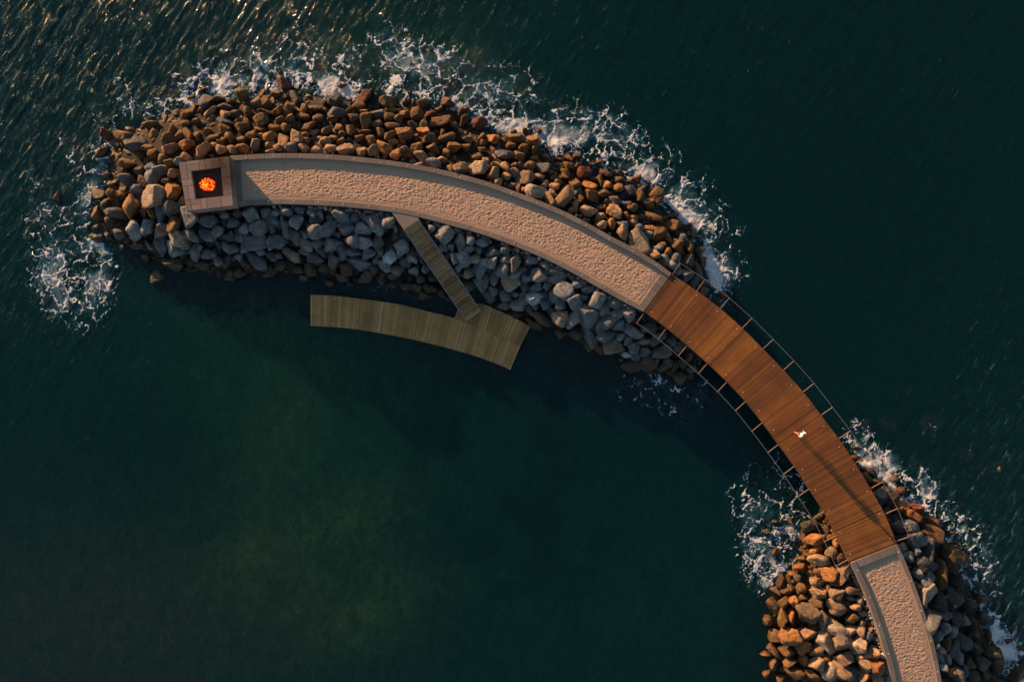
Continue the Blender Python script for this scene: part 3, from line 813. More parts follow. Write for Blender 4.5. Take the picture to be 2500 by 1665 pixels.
# ------------------------------------------------------------------ boulders
ROCKS = "141,483,13.4,16.6,0,b;162,522,19.1,15.9,0,s;175,405,15.9,14.3,0,s;210,394,12.8,15.9,0,s;236,521,14.0,16.6,0,b;238,583,20.4,12.8,0,w;240,473,19.1,14.0,0,w;248,372,17.9,9.7,-25,b;253,496,15.3,14.0,0,w;258,330,19.1,12.8,20,r;258,428,10.7,7.7,0,p;263,578,12.8,7.7,40,w;268,541,11.5,12.8,0,b;270,473,10.2,11.5,0,b;280,519,17.9,14.0,0,d;289,570,12.8,12.8,0,d;299,333,21.7,16.6,-20,b;302,463,10.7,8.9,0,b;303,414,8.2,7.7,0,b;310,395,23.0,14.0,0,b;317,440,20.4,16.6,0,d;318,504,24.2,28.1,0,b;325,562,17.9,20.4,0,g;330,351,19.1,17.9,0,d;332,465,14.0,11.5,-30,g;335,419,14.0,12.8,0,w;335,601,14.0,8.9,0,w;349,519,9.7,15.3,-10,o;350,442,12.8,15.3,0,b;353,629,12.8,11.5,0,w;358,361,16.6,8.9,-20,b;360,555,15.3,15.3,-20,g;363,601,15.3,7.7,40,g;367,305,19.1,10.2,-5,b;368,520,10.2,14.0,0,o;373,376,14.0,10.2,-30,b;373,478,28.6,26.8,0,l;374,435,16.6,15.3,0,g;383,677,19.1,15.3,30,w;390,518,11.5,20.4,10,g;392,413,15.3,14.0,0,g;393,564,17.9,11.5,-20,l;393,603,15.3,24.2,10,g;397,388,11.5,11.5,0,b;404,445,14.0,12.8,0,b;409,345,20.4,12.8,-35,b;413,362,20.4,14.0,-20,p;414,320,17.9,10.2,-40,b;416,394,14.0,14.0,60,b;418,509,16.6,17.9,20,d;420,465,17.9,20.4,0,o;421,646,20.4,16.6,0,w;424,422,12.8,11.5,-20,p;424,608,19.1,17.9,20,g;427,547,17.9,17.9,30,b;433,579,21.7,18.4,20,l;437,330,14.0,10.2,-40,b;439,393,12.2,10.2,0,g;443,496,8.9,15.3,10,l;450,300,12.7,9.3,0,b;452,351,18.4,14.0,-20,o;453,276,15.3,9.3,-20,b;455,384,12.8,8.9,20,p;455,595,12.8,12.8,0,g;458,330,12.8,15.3,0,b;460,532,20.4,20.4,0,g;465,239,10.2,6.8,-40,b;469,571,20.4,16.6,30,g;475,298,10.2,10.2,0,w;478,613,16.6,20.4,-10,g;480,334,7.6,12.7,0,b;490,644,16.6,12.8,0,w;490,270,10.2,9.3,-20,b;495,365,19.9,14.0,-20,p;497,217,10.2,7.6,0,r;503,539,20.4,15.3,10,g;506,572,17.9,16.6,0,g;506,246,17.8,16.1,-20,d;506,324,11.0,11.0,-30,b;508,622,15.8,11.5,20,g;513,273,18.7,6.8,-35,p;519,337,15.3,8.5,-30,b;523,353,11.0,9.3,0,p;531,564,11.5,12.8,0,g;531,639,10.2,8.9,30,g;533,242,13.6,7.6,10,b;536,331,10.2,6.8,10,b;540,344,11.9,8.5,-20,b;541,365,12.7,11.0,-10,p;545,283,11.0,15.3,20,p;548,261,18.7,9.3,0,w;548,317,13.6,15.3,-30,b;549,601,14.0,15.3,0,g;550,527,10.7,8.9,30,g;552,298,20.4,10.2,20,d;556,573,16.1,14.3,20,d;557,673,17.8,14.3,0,w;560,247,11.9,10.2,0,w;560,337,12.7,12.7,0,b;565,365,11.0,10.2,0,p;570,545,15.2,10.7,0,d;573,609,13.4,10.7,10,g;575,280,15.3,11.9,0,w;580,523,9.8,9.8,0,d;581,629,10.7,9.8,0,g;584,292,12.7,8.5,-30,b;584,577,13.4,16.1,-30,g;584,668,16.1,13.4,20,w;586,309,13.6,15.3,-30,b;589,232,16.1,16.1,20,b;589,339,12.7,8.5,-10,b;591,363,17.0,10.2,0,o;597,646,13.4,15.2,0,w;598,557,10.7,13.4,0,g;598,605,10.7,13.4,0,g;602,303,7.6,15.3,-15,b;602,578,8.9,6.2,0,g;603,275,10.2,13.6,0,b;611,523,20.5,15.2,10,g;614,329,11.9,11.0,0,b;623,353,11.0,15.3,0,p;625,251,13.6,10.2,-20,b;625,590,25.9,18.7,0,g;627,554,18.7,17.8,0,g;629,638,27.6,13.4,30,g;635,315,15.3,8.5,0,b;635,332,8.5,7.6,0,p;636,616,13.4,8.0,35,g;637,292,18.7,13.6,-30,b;645,273,18.7,7.6,10,w;647,518,13.4,10.7,-20,g;647,253,13.6,17.0,35,b;655,664,15.2,14.3,0,w;659,336,17.0,11.0,0,o;659,354,13.6,8.5,-15,p;659,370,12.7,5.9,0,p;659,589,9.8,19.6,0,g;661,559,8.9,11.6,0,g;663,627,13.4,10.7,0,d;664,538,19.6,11.6,10,g;669,314,13.6,10.2,0,b;672,519,11.6,8.0,0,g;674,229,13.6,10.2,-30,b;677,270,17.0,11.9,10,b;680,623,8.0,8.0,0,g;682,590,16.1,15.2,0,g;682,646,15.2,14.3,0,w;682,360,13.6,10.2,-20,p;686,293,13.6,10.2,0,b;688,532,5.4,12.5,-20,g;691,343,14.4,12.7,20,p;693,203,18.7,17.0,0,r;696,314,12.7,11.0,20,b;698,561,10.7,19.6,0,g;702,517,13.4,13.4,-40,g;706,266,13.6,17.0,0,b;708,292,13.6,12.7,-30,b;709,623,23.2,12.5,30,l;711,360,13.6,11.0,0,g;718,579,15.2,17.8,-20,d;720,239,17.0,13.6,20,w;721,336,18.7,13.6,30,p;724,543,16.1,16.9,0,g;729,516,10.7,9.8,0,g;729,658,16.9,10.7,0,w;737,285,17.0,10.2,-15,b;740,266,9.3,14.4,0,b;740,361,13.6,11.0,0,p;741,679,12.5,10.7,30,w;743,614,13.4,9.8,30,d;745,572,13.4,9.8,20,g;747,329,11.0,6.8,0,b;748,595,13.4,15.2,0,g;749,344,10.2,8.5,0,b;752,309,17.8,11.0,-30,b;759,522,9.8,10.7,0,g;759,659,13.4,16.9,-20,w;761,205,11.9,7.6,0,r;767,263,17.0,8.5,0,b;770,634,19.6,11.6,30,d;771,538,15.2,8.9,0,d;773,566,18.7,15.2,20,g;773,287,13.6,12.7,-20,b;774,365,13.6,9.3,20,p;775,593,12.5,15.2,0,g;780,525,8.0,13.4,-30,g;781,336,12.7,6.8,0,p;787,616,14.3,10.7,20,d;788,251,8.5,11.0,20,b;793,653,16.1,9.8,-15,w;794,346,14.4,10.2,-15,p;798,319,14.4,8.5,-20,b;803,534,10.7,12.5,0,d;805,555,22.3,15.2,-40,g;805,691,10.7,12.5,-30,w;808,362,16.1,9.3,10,p;809,595,18.7,13.4,-30,g;809,614,7.1,8.0,0,g;811,661,10.7,10.7,0,w;811,290,11.9,8.5,0,b;813,337,11.9,8.5,-30,p;814,638,16.1,15.2,30,d;815,247,15.3,15.3,0,d;820,275,17.0,12.7,0,d;821,573,11.6,8.0,0,g;828,312,12.7,12.7,0,b;830,347,13.6,8.5,-20,b;832,616,15.2,18.7,0,g;834,363,8.5,10.2,0,p;834,679,21.4,9.8,10,w;835,210,10.2,9.3,0,r;835,329,10.2,8.5,0,b;839,531,23.2,15.2,25,g;842,276,18.7,7.6,-30,b;844,655,20.5,15.2,30,w;845,364,17.8,13.6,0,p;847,559,20.5,12.5,10,g;853,691,9.8,8.0,30,w;855,318,12.7,12.7,20,b;859,586,16.1,16.1,0,g;862,288,13.6,11.0,0,w;868,616,18.7,11.6,15,g;869,531,11.6,11.6,0,d;876,261,17.0,10.2,0,b;876,337,13.6,8.5,-20,b;877,645,27.6,14.3,15,g;879,369,14.4,12.7,20,p;887,561,17.8,14.3,20,g;887,239,25.5,12.7,-40,r;887,274,10.2,7.6,0,b;889,532,8.9,14.3,-15,g;889,300,16.1,18.7,20,b;891,591,15.2,16.9,30,g;891,677,16.1,14.3,0,w;893,323,15.3,7.6,-5,b;902,620,14.3,12.5,0,g;904,344,13.6,12.7,20,b;908,368,16.1,13.6,0,p;909,657,12.5,13.4,0,d;918,584,12.5,21.4,-20,d;918,305,15.3,10.2,-20,b;919,547,14.3,26.8,-35,g;919,630,7.1,13.4,15,g;921,281,17.0,11.0,-10,d;928,323,13.6,11.0,20,b;928,616,7.1,10.7,0,l;939,646,12.5,17.8,-30,g;942,363,19.5,17.0,0,o;943,539,16.9,16.1,20,g;947,252,22.1,16.1,-15,b;950,630,14.3,17.8,20,u;952,286,15.3,10.2,-10,b;952,332,16.1,10.2,-20,b;959,271,21.2,6.8,0,b;959,308,18.7,11.0,0,b;960,346,13.6,6.8,10,p;963,674,17.2,9.6,0,w;964,555,5.7,13.4,-25,l;966,376,12.7,13.6,0,o;970,660,16.3,10.5,0,g;974,622,8.6,8.6,0,g;976,291,13.6,11.9,-40,b;979,603,18.2,16.3,10,g;983,344,8.5,7.6,0,o;987,325,21.2,14.4,10,b;988,364,10.2,8.5,20,p;989,279,18.7,10.2,0,b;989,639,13.4,15.3,0,d;989,700,17.2,10.5,0,w;991,250,10.2,6.8,0,r;993,376,16.1,10.2,25,b;1005,628,10.5,15.3,-25,l;1008,305,13.6,10.2,10,w;1009,662,11.5,9.6,0,g;1015,360,17.8,13.6,0,b;1018,279,15.3,13.6,0,b;1019,702,14.3,10.5,0,w;1023,401,11.0,5.1,10,l;1028,681,11.5,9.6,0,w;1028,383,17.0,11.9,10,p;1030,252,13.6,15.3,0,b;1034,308,10.2,13.6,0,b;1034,323,16.1,11.9,0,o;1037,723,18.2,11.5,-10,w;1040,656,9.6,10.5,0,g;1045,340,18.7,11.9,0,b;1049,702,18.2,14.3,20,w;1052,279,15.3,7.6,-15,r;1053,557,9.6,9.6,0,g;1056,398,17.0,10.2,10,g;1056,674,11.5,15.3,0,w;1057,303,9.3,7.6,0,b;1057,361,16.1,11.9,20,b;1079,718,9.6,11.5,0,w;1079,295,23.8,13.6,-15,b;1079,390,11.9,8.5,0,p;1081,325,6.8,8.5,0,b;1083,605,11.5,9.6,0,g;1084,573,19.1,19.1,0,g;1090,374,9.3,10.2,0,b;1091,249,18.7,15.3,20,r;1091,337,21.2,10.2,-20,b;1095,729,8.6,7.7,0,w;1100,410,8.5,8.5,0,p;1100,604,8.6,11.5,0,g;1105,305,10.2,7.6,0,b;1108,359,18.7,13.6,10,b;1109,631,11.5,14.3,0,g;1120,278,8.5,13.6,20,r;1120,654,9.6,11.5,0,g;1122,589,12.4,21.0,0,g;1125,410,17.0,15.3,10,p;1132,630,15.3,18.2,-20,g;1134,295,12.7,15.3,0,b;1137,361,11.0,11.0,0,b;1139,273,10.2,11.9,0,r;1139,340,15.3,10.2,20,b;1142,699,14.3,11.5,0,d;1144,609,12.4,9.6,0,g;1146,666,12.4,12.4,0,l;1147,584,10.5,13.4,-15,g;1159,630,12.4,11.5,0,l;1163,381,13.6,8.5,0,b;1167,609,10.5,11.5,0,g;1169,410,22.1,17.0,5,l;1171,303,18.7,13.6,0,r;1173,658,15.3,18.2,0,g;1173,697,18.2,12.4,15,g;1174,335,12.7,7.6,-20,b;1176,366,10.2,7.6,0,b;1177,591,14.3,9.6,15,g;1181,349,10.2,7.6,0,b;1185,390,11.0,7.6,10,p;1186,681,7.7,15.3,0,g;1192,725,15.3,11.5,20,d;1194,635,18.2,17.2,30,g;1202,422,17.0,16.1,0,p;1202,745,11.5,7.7,15,w;1203,339,17.0,13.6,-15,o;1205,714,11.5,14.3,0,g;1206,616,17.2,11.5,-10,g;1207,679,10.5,17.2,0,g;1210,403,12.5,8.9,0,p;1218,444,10.7,9.8,0,p;1225,658,18.2,19.1,-30,g;1233,612,10.5,11.5,0,g;1233,635,13.4,14.3,0,g;1233,745,17.2,11.5,10,g;1233,376,19.6,9.8,10,d;1233,408,11.6,13.4,0,p;1234,721,13.4,14.3,0,g;1237,431,12.5,8.9,0,p;1246,356,14.3,10.7,0,b;1247,691,21.0,18.2,0,l;1251,453,10.7,8.0,0,g;1254,405,8.0,8.0,0,b;1256,421,12.5,12.5,0,p;1256,719,9.6,9.6,0,g;1257,620,9.6,6.7,0,d;1258,321,13.4,7.1,0,r;1258,337,23.2,10.7,10,b;1258,645,13.8,17.6,-15,l;1261,769,23.0,11.5,20,w;1264,460,7.1,10.7,0,o;1265,744,14.9,17.2,-20,g;1267,664,20.1,14.3,-20,g;1267,380,15.2,10.7,40,b;1272,406,8.0,11.6,0,d;1278,363,11.6,13.4,20,b;1280,702,11.5,11.5,0,d;1281,462,11.6,8.0,0,p;1282,731,13.4,17.2,0,g;1283,433,22.3,18.8,5,m;1283,680,13.4,11.5,0,g;1285,322,10.7,10.7,0,r;1294,758,9.6,14.3,0,g;1294,406,12.5,13.4,20,b;1299,635,15.3,8.6,0,g;1303,346,16.1,15.2,0,o;1303,387,10.7,6.2,0,b;1303,792,17.2,21.0,-30,w;1305,367,8.0,11.6,0,b;1305,727,18.2,17.2,0,u;1306,698,16.3,13.4,0,g;1307,750,7.7,8.6,0,g;1309,469,21.4,15.2,15,l;1312,396,10.7,7.1,0,b;1315,321,11.6,8.9,0,r;1317,671,20.1,15.3,0,g;1317,433,13.4,9.8,-10,p;1324,410,16.1,13.4,-10,d;1324,777,15.3,23.9,-35,w;1325,458,8.0,8.9,0,p;1329,381,13.4,9.8,0,b;1330,719,11.5,12.4,0,d;1330,744,13.4,12.4,0,g;1333,649,14.3,11.5,-20,g;1333,449,8.9,8.9,0,p;1336,698,9.6,9.6,0,g;1337,664,9.6,7.7,0,g;1340,485,16.1,12.5,20,p;1345,762,9.6,11.9,0,g;1347,471,11.6,10.7,20,p;1351,433,10.7,5.4,-15,b;1353,456,14.3,9.8,0,p;1353,721,12.4,19.1,0,g;1357,681,23.0,11.5,-15,g;1361,662,16.3,11.5,20,g;1363,446,9.8,8.0,0,b;1365,405,10.7,8.9,0,b;1366,390,17.9,5.4,10,r;1366,775,19.1,21.0,20,l;1368,742,12.4,13.0,0,g;1372,813,16.3,15.3,0,w;1378,433,8.9,10.7,-30,b;1378,483,18.8,26.8,15,p;1380,710,24.9,16.3,35,g;1381,421,14.3,8.9,20,b;1387,405,14.3,9.8,10,b;1388,387,12.5,11.6,0,r;1391,675,11.5,7.7,20,g;1394,515,8.0,8.0,0,o;1397,783,17.2,16.3,20,g;1401,746,18.2,19.1,0,g;1405,451,13.4,16.1,0,b;1405,505,8.9,13.4,0,p;1408,383,14.3,12.5,10,r;1410,472,10.7,11.6,0,d;1412,405,10.7,8.9,0,o;1412,693,15.3,9.6,0,g;1412,813,18.2,18.2,0,w;1419,487,8.0,10.7,0,b;1420,727,14.3,11.5,0,g;1428,424,16.1,16.1,0,r;1430,537,8.9,4.5,20,p;1436,769,22.0,26.8,0,g;1437,708,17.2,8.6,10,g;1438,515,21.4,13.4,5,p;1440,453,17.9,10.7,20,o;1443,819,16.3,24.9,-10,g;1444,401,7.1,7.1,0,r;1444,478,20.5,14.3,10,b;1447,437,14.3,7.1,0,r;1460,731,17.2,19.1,0,g;1462,394,10.7,8.0,0,r;1465,853,12.7,12.7,0,w;1465,442,8.9,16.1,0,b;1465,530,14.3,9.8,-10,p;1469,505,12.5,7.1,-15,b;1470,759,16.3,11.5,0,l;1472,549,13.4,9.8,0,p;1478,419,17.0,14.3,0,r;1478,472,17.0,11.6,-10,b;1480,788,20.2,20.2,0,g;1481,451,13.4,12.5,-20,o;1482,819,23.4,15.9,-15,g;1483,494,8.9,8.9,0,b;1494,547,10.7,14.3,-30,o;1499,741,22.3,13.8,25,g;1499,492,14.3,10.7,20,d;1501,515,18.8,16.1,10,p;1503,847,24.4,20.2,20,l;1505,768,15.9,12.7,0,g;1510,421,8.0,8.0,0,r;1510,458,12.5,11.6,20,o;1511,794,15.9,13.8,-30,g;1512,440,14.3,8.0,0,b;1515,823,10.6,9.6,0,g;1519,548,14.3,8.2,10,g;1521,568,13.3,16.3,-20,p;1527,501,12.2,9.2,0,d;1529,526,9.2,10.2,0,b;1532,866,13.8,8.5,0,u;1534,832,9.6,10.6,0,g;1535,768,14.9,17.0,0,g;1540,468,15.3,12.2,0,d;1542,807,26.5,14.9,15,g;1542,892,23.4,17.0,10,w;1544,544,13.9,9.2,0,p;1546,438,19.4,15.3,10,r;1546,507,15.3,10.2,0,b;1548,532,12.2,8.2,0,o;1548,847,13.8,14.9,0,g;1555,872,11.7,12.7,0,g;1560,558,11.2,9.2,0,d;1562,932,12.7,10.6,0,w;1562,591,27.6,18.4,40,l;1564,479,15.3,12.2,30,b;1566,531,10.2,7.1,20,d;1568,460,10.2,8.2,0,d;1576,802,12.7,10.6,0,d;1577,834,17.0,10.6,-15,l;1578,857,15.9,13.8,15,d;1582,889,19.1,20.2,20,w;1582,448,13.3,10.2,10,r;1582,497,18.4,12.2,-10,b;1584,575,10.2,12.2,-20,g;1587,557,15.3,10.2,10,o;1592,800,12.7,13.8,0,d;1597,526,21.4,15.3,0,b;1597,879,11.7,10.6,20,g;1599,622,18.4,12.2,15,p;1601,479,17.3,20.4,0,b;1607,605,12.2,12.2,30,g;1608,571,15.3,18.4,30,b;1609,828,15.9,14.9,0,d;1614,804,11.7,8.5,0,d;1614,858,22.3,15.9,-30,d;1615,597,11.2,8.2,0,b;1618,896,10.6,12.7,0,w;1623,638,14.3,12.2,30,g;1629,583,10.2,13.3,0,o;1629,620,10.2,15.3,20,o;1630,885,12.7,11.7,0,d;1637,832,12.7,14.9,0,d;1642,526,18.4,9.2,5,b;1644,550,16.3,16.3,20,b;1646,648,15.3,10.2,20,g;1648,894,9.6,14.9,0,w;1652,632,12.2,12.2,0,d;1654,601,16.3,20.4,-20,b;1654,664,11.2,12.2,-30,g;1657,923,17.0,18.0,0,w;1658,847,13.8,12.7,0,d;1665,887,9.6,15.9,-10,w;1666,583,10.2,12.2,0,d;1674,671,16.3,16.3,0,d;1676,552,15.3,12.2,10,r;1676,638,15.3,15.3,0,d;1682,872,10.6,12.7,0,w;1682,601,12.2,18.4,-10,b;1684,917,12.7,8.5,0,w;1686,900,14.9,10.6,0,d;1693,571,10.2,11.2,0,b;1695,687,11.2,12.2,0,d;1701,658,13.3,19.4,0,d;1703,615,12.2,16.3,0,w;1717,640,14.3,14.3,0,w;1764,718,11.2,12.2,0,r;1869,1296,11.6,9.0,0,w;1869,1644,9.8,12.9,25,o;1870,1598,14.2,9.0,0,o;1876,1514,12.9,14.2,0,b;1889,1482,12.9,25.8,-25,b;1891,1274,12.9,9.0,0,w;1891,1551,14.2,16.8,30,b;1891,1621,12.9,12.9,0,b;1892,1587,20.7,12.9,40,b;1894,1345,14.2,11.6,0,o;1894,1443,11.6,11.6,0,b;1909,1659,12.9,10.3,0,b;1913,1510,14.2,24.5,-5,b;1914,1471,15.5,12.9,0,b;1917,1444,12.9,7.2,0,b;1923,1590,20.7,11.6,35,b;1927,1272,10.3,12.9,0,w;1929,1554,24.5,22.0,-40,o;1934,1618,18.1,11.6,-10,b;1935,1399,10.8,7.2,0,o;1935,1505,9.0,15.5,0,o;1936,1471,11.6,14.2,0,o;1944,1646,22.0,15.5,15,b;1951,1412,12.9,9.0,0,w;1953,1365,12.9,6.5,0,b;1953,1386,16.8,10.3,0,o;1958,1433,11.6,12.9,0,b;1960,1578,19.4,15.5,10,o;1962,1458,9.0,9.0,0,b;1962,1613,11.6,15.5,0,b;1971,1546,19.4,16.8,20,p;1973,1500,27.9,25.8,0,m;1979,1285,22.0,15.5,-20,w;1989,1652,19.4,14.2,10,b;1992,1318,25.8,14.2,5,o;1992,1342,18.1,9.0,-30,o;1994,1586,16.8,18.1,0,p;1994,1621,20.7,18.1,10,p;1997,1421,18.1,11.6,0,p;2000,1395,14.2,10.3,15,b;2000,1451,18.1,15.5,15,p;2000,1474,19.4,14.2,35,b;2007,1369,25.8,14.2,5,p;2013,1314,12.9,9.0,20,w;2013,1514,15.0,22.0,10,m;2020,1435,7.7,10.3,0,b;2023,1569,22.0,25.8,-25,l;2024,1604,14.2,11.6,0,b;2027,1637,15.5,20.7,10,l;2029,1399,19.4,20.7,10,o;2031,1311,10.3,7.7,10,b;2034,1350,15.5,14.2,20,p;2042,1483,23.8,19.4,10,p;2044,1328,11.6,11.6,30,o;2044,1427,15.5,9.0,-10,b;2046,1451,19.4,14.2,-15,p;2046,1528,24.5,20.7,0,l;2055,1365,11.6,12.9,0,b;2055,1634,23.2,19.4,50,p;2059,1399,10.3,25.8,20,p;2060,1569,19.4,20.7,20,l;2064,1608,23.8,16.8,10,p;2077,1544,11.6,16.8,20,l;2078,1461,14.2,7.7,10,p;2080,1440,19.4,9.0,5,p;2082,1510,15.5,11.6,0,b;2087,1642,15.5,12.9,0,g;2089,1482,14.2,9.0,0,p;2089,1120,15.9,9.6,20,r;2090,1418,5.2,5.7,0,l;2094,1094,14.3,6.4,0,r;2095,1577,16.8,19.4,0,l;2102,1467,9.0,6.5,0,l;2102,1541,10.8,15.5,0,p;2102,1606,11.6,9.0,-15,p;2106,1519,9.0,6.5,0,p;2107,1498,10.3,7.7,20,p;2111,1652,15.5,12.9,-30,p;2111,1040,22.3,15.9,0,s;2112,1626,16.8,15.5,10,p;2114,1164,12.8,12.8,0,w;2122,1151,15.9,8.9,10,r;2122,1554,9.0,11.6,0,g;2129,1535,7.7,6.5,0,p;2129,1595,16.8,15.5,0,p;2135,1176,12.1,9.6,0,o;2146,1629,18.1,14.2,-10,o;2147,1655,20.7,14.2,10,p;2149,1218,15.9,19.1,0,d;2159,1180,8.0,8.0,0,b;2165,1037,20.7,19.1,0,s;2172,1206,15.9,15.9,0,w;2181,1167,11.2,8.0,0,b;2198,1288,13.3,13.3,0,d;2199,1194,11.2,11.2,0,r;2202,1238,17.5,14.3,0,o;2204,1336,8.9,8.9,0,l;2207,1354,8.9,8.9,0,g;2223,1361,11.3,13.3,0,g;2226,1286,17.8,14.8,0,g;2229,1129,19.1,15.9,0,s;2229,1260,15.9,14.3,0,o;2234,1318,20.8,17.8,-10,g;2239,1242,14.3,12.8,0,r;2240,1404,10.4,16.3,-20,g;2243,1348,12.5,14.8,0,g;2246,1432,8.3,8.3,0,l;2248,1377,15.4,16.3,0,d;2266,1415,16.3,16.3,0,g;2267,1037,30.3,23.9,0,s;2268,1452,17.2,22.2,-5,l;2269,1339,14.8,26.7,-5,d;2275,1385,11.9,13.3,0,d;2278,1303,26.7,22.2,0,b;2283,1517,19.3,22.2,-20,g;2287,1555,14.8,11.9,0,g;2287,1579,8.9,10.4,0,g;2290,1277,10.4,10.4,0,r;2290,1496,13.3,10.4,10,d;2293,1475,14.8,26.7,-10,d;2296,1606,8.9,13.3,-20,g;2299,1404,14.2,38.6,-5,b;2299,1588,8.9,7.4,0,l;2302,1627,10.4,10.4,0,g;2308,1505,13.3,13.3,0,d;2308,1535,11.9,14.8,0,g;2311,1570,11.9,17.8,-20,b;2315,1612,10.4,13.3,0,g;2320,1643,13.3,10.4,0,o;2324,1303,13.3,7.4,0,r;2327,1544,11.9,14.8,-10,g;2329,1469,22.2,22.2,0,d;2329,1582,11.9,22.2,-5,g;2332,1324,14.8,10.4,0,r;2333,1361,29.7,22.2,25,b;2335,1511,14.8,17.8,0,d;2340,1606,10.4,13.3,0,g;2343,1419,19.3,17.8,0,w;2343,1650,14.8,19.3,0,g;2349,1564,14.8,16.3,0,d;2353,1104,22.3,19.1,0,s;2355,1517,10.4,13.3,0,g;2358,1636,10.4,13.3,0,d;2364,1478,14.8,14.8,0,w;2369,1621,11.9,14.8,0,w;2373,1520,14.8,17.8,0,w;2376,1555,14.8,14.8,0,w;2378,1650,16.3,17.8,0,w;2379,1585,16.3,14.8,0,w;2385,1428,16.3,11.9,0,w;2397,1461,14.8,11.9,0,w;2397,1621,14.8,16.3,0,d;2400,1508,13.3,13.3,0,w;2412,1644,14.8,17.8,0,w;2417,1145,28.7,22.3,-20,s;2421,1597,17.8,14.8,0,w;2437,1618,17.8,32.6,0,w;2462,1558,16.3,11.9,0,w;2486,1650,19.3,20.8,0,w;2490,1581,13.3,8.9,0,r"
TONE = {'p': (0.29, 0.180, 0.105), 'l': (0.30, 0.24, 0.18), 'u': (0.33, 0.43, 0.47), 'g': (0.182, 0.195, 0.203), 'd': (0.098, 0.101, 0.103),
        'b': (0.155, 0.084, 0.028), 'o': (0.27, 0.120, 0.036), 'r': (0.13, 0.027, 0.012), 'w': (0.075, 0.058, 0.040), 's': (1.0, 0.48, 0.32), 'm': (0.20, 0.135, 0.085)}
def ico(sub):
    bm = bmesh.new(); bmesh.ops.create_icosphere(bm, subdivisions=sub, radius=1)
    v = np.array([x.co[:] for x in bm.verts]); f = np.array([[w.index for w in x.verts] for x in bm.faces]); bm.free(); return v, f
ICO = {k: ico(k) for k in (2, 3, 4)}
def rock_shape(seed, sub):
    """a boulder: unit directions cut by random planes, edges worn, surface roughened; fills the unit box"""
    g = np.random.RandomState(seed); d, f = ICO[sub]
    d = d/np.linalg.norm(d, axis=1)[:, None]
    n = g.randint(9, 14); pl = g.normal(size=(n, 3)); pl[:, 2] *= 0.8; pl /= np.linalg.norm(pl, axis=1)[:, None]
    off = g.uniform(0.55, 0.95, n)
    k = np.maximum(d@pl.T, 1e-3); rr = off/k
    p = g.uniform(45, 110)
    r = (np.sum(rr**-p, axis=1)+1.45**-p)**(-1/p)
    def n3(q, s): return (vnoise(q[:, 0]+5*s, q[:, 1]+3, s)+vnoise(q[:, 1]-7, q[:, 2]+s, s+1)+vnoise(q[:, 2]+9, q[:, 0]-s, s+2))/3-0.5
    r = r*(1+0.12*n3(d*1.7, seed)+0.16*n3(d*4.1, seed+5)+0.13*n3(d*9, seed+9))
    v = d*r[:, None]
    v = v-(v.max(0)+v.min(0))/2; v = v/np.percentile(np.abs(v), 90, axis=0)*0.80
    v = np.sign(v)*np.minimum(np.abs(v), 0.9+0.2*np.tanh(np.maximum(np.abs(v)-0.9, 0)/0.2))
    return v, f
NV = 48
SHAPES4 = []
for k in range(NV):
    v, f = rock_shape(100+k, 4)
    me = bpy.data.meshes.new('boulder'); tmp = link_mesh('tmp', v, f, M['rock'], smooth=True)
    SHAPES4.append(tmp.data); bpy.data.objects.remove(tmp); bpy.data.meshes.remove(me)
SHAPES3 = [rock_shape(300+k, 3) for k in range(30)]
SHAPES2 = [rock_shape(400+k, 2) for k in range(30)]

rocks = []
for it in ROCKS.split(';'):
    a = it.split(','); rocks.append([float(a[0]), float(a[1]), float(a[2]), float(a[3]), float(a[4]), a[5]])
rxy = np.array([[r[0], r[1]] for r in rocks]); gz = ground_px(rxy[:, 0], rxy[:, 1])
order = sorted(range(len(rocks)), key=lambda i: -rocks[i][2]*rocks[i][3]*(0.4 if rocks[i][5] == 's' else 1))
def on_photo(r): return -10 < r[0] < 2510 and -10 < r[1] < 1675
big = [i for i in order if on_photo(rocks[i])][:300]; bigset = set(big)
rg = random.Random(11)
def place(i):
    x, y, a, b, an, c = rocks[i]; g = gz[i]; ra, rb = a/S, b/S
    hz = 1.25*min(ra, rb)*rg.uniform(0.8, 1.3)+0.10
    z = g+0.60*hz+0.12+rg.uniform(-.14, .14)
    if c == 's': z = -0.02-hz
    elif z+hz < 0.22: z = 0.22-hz+rg.uniform(0, .12)
    return P(x, y, z+0.3*hz), z, ra*(1.30 if c in 'gdlus' else 1.15), rb*(1.30 if c in 'gdlus' else 1.15), hz

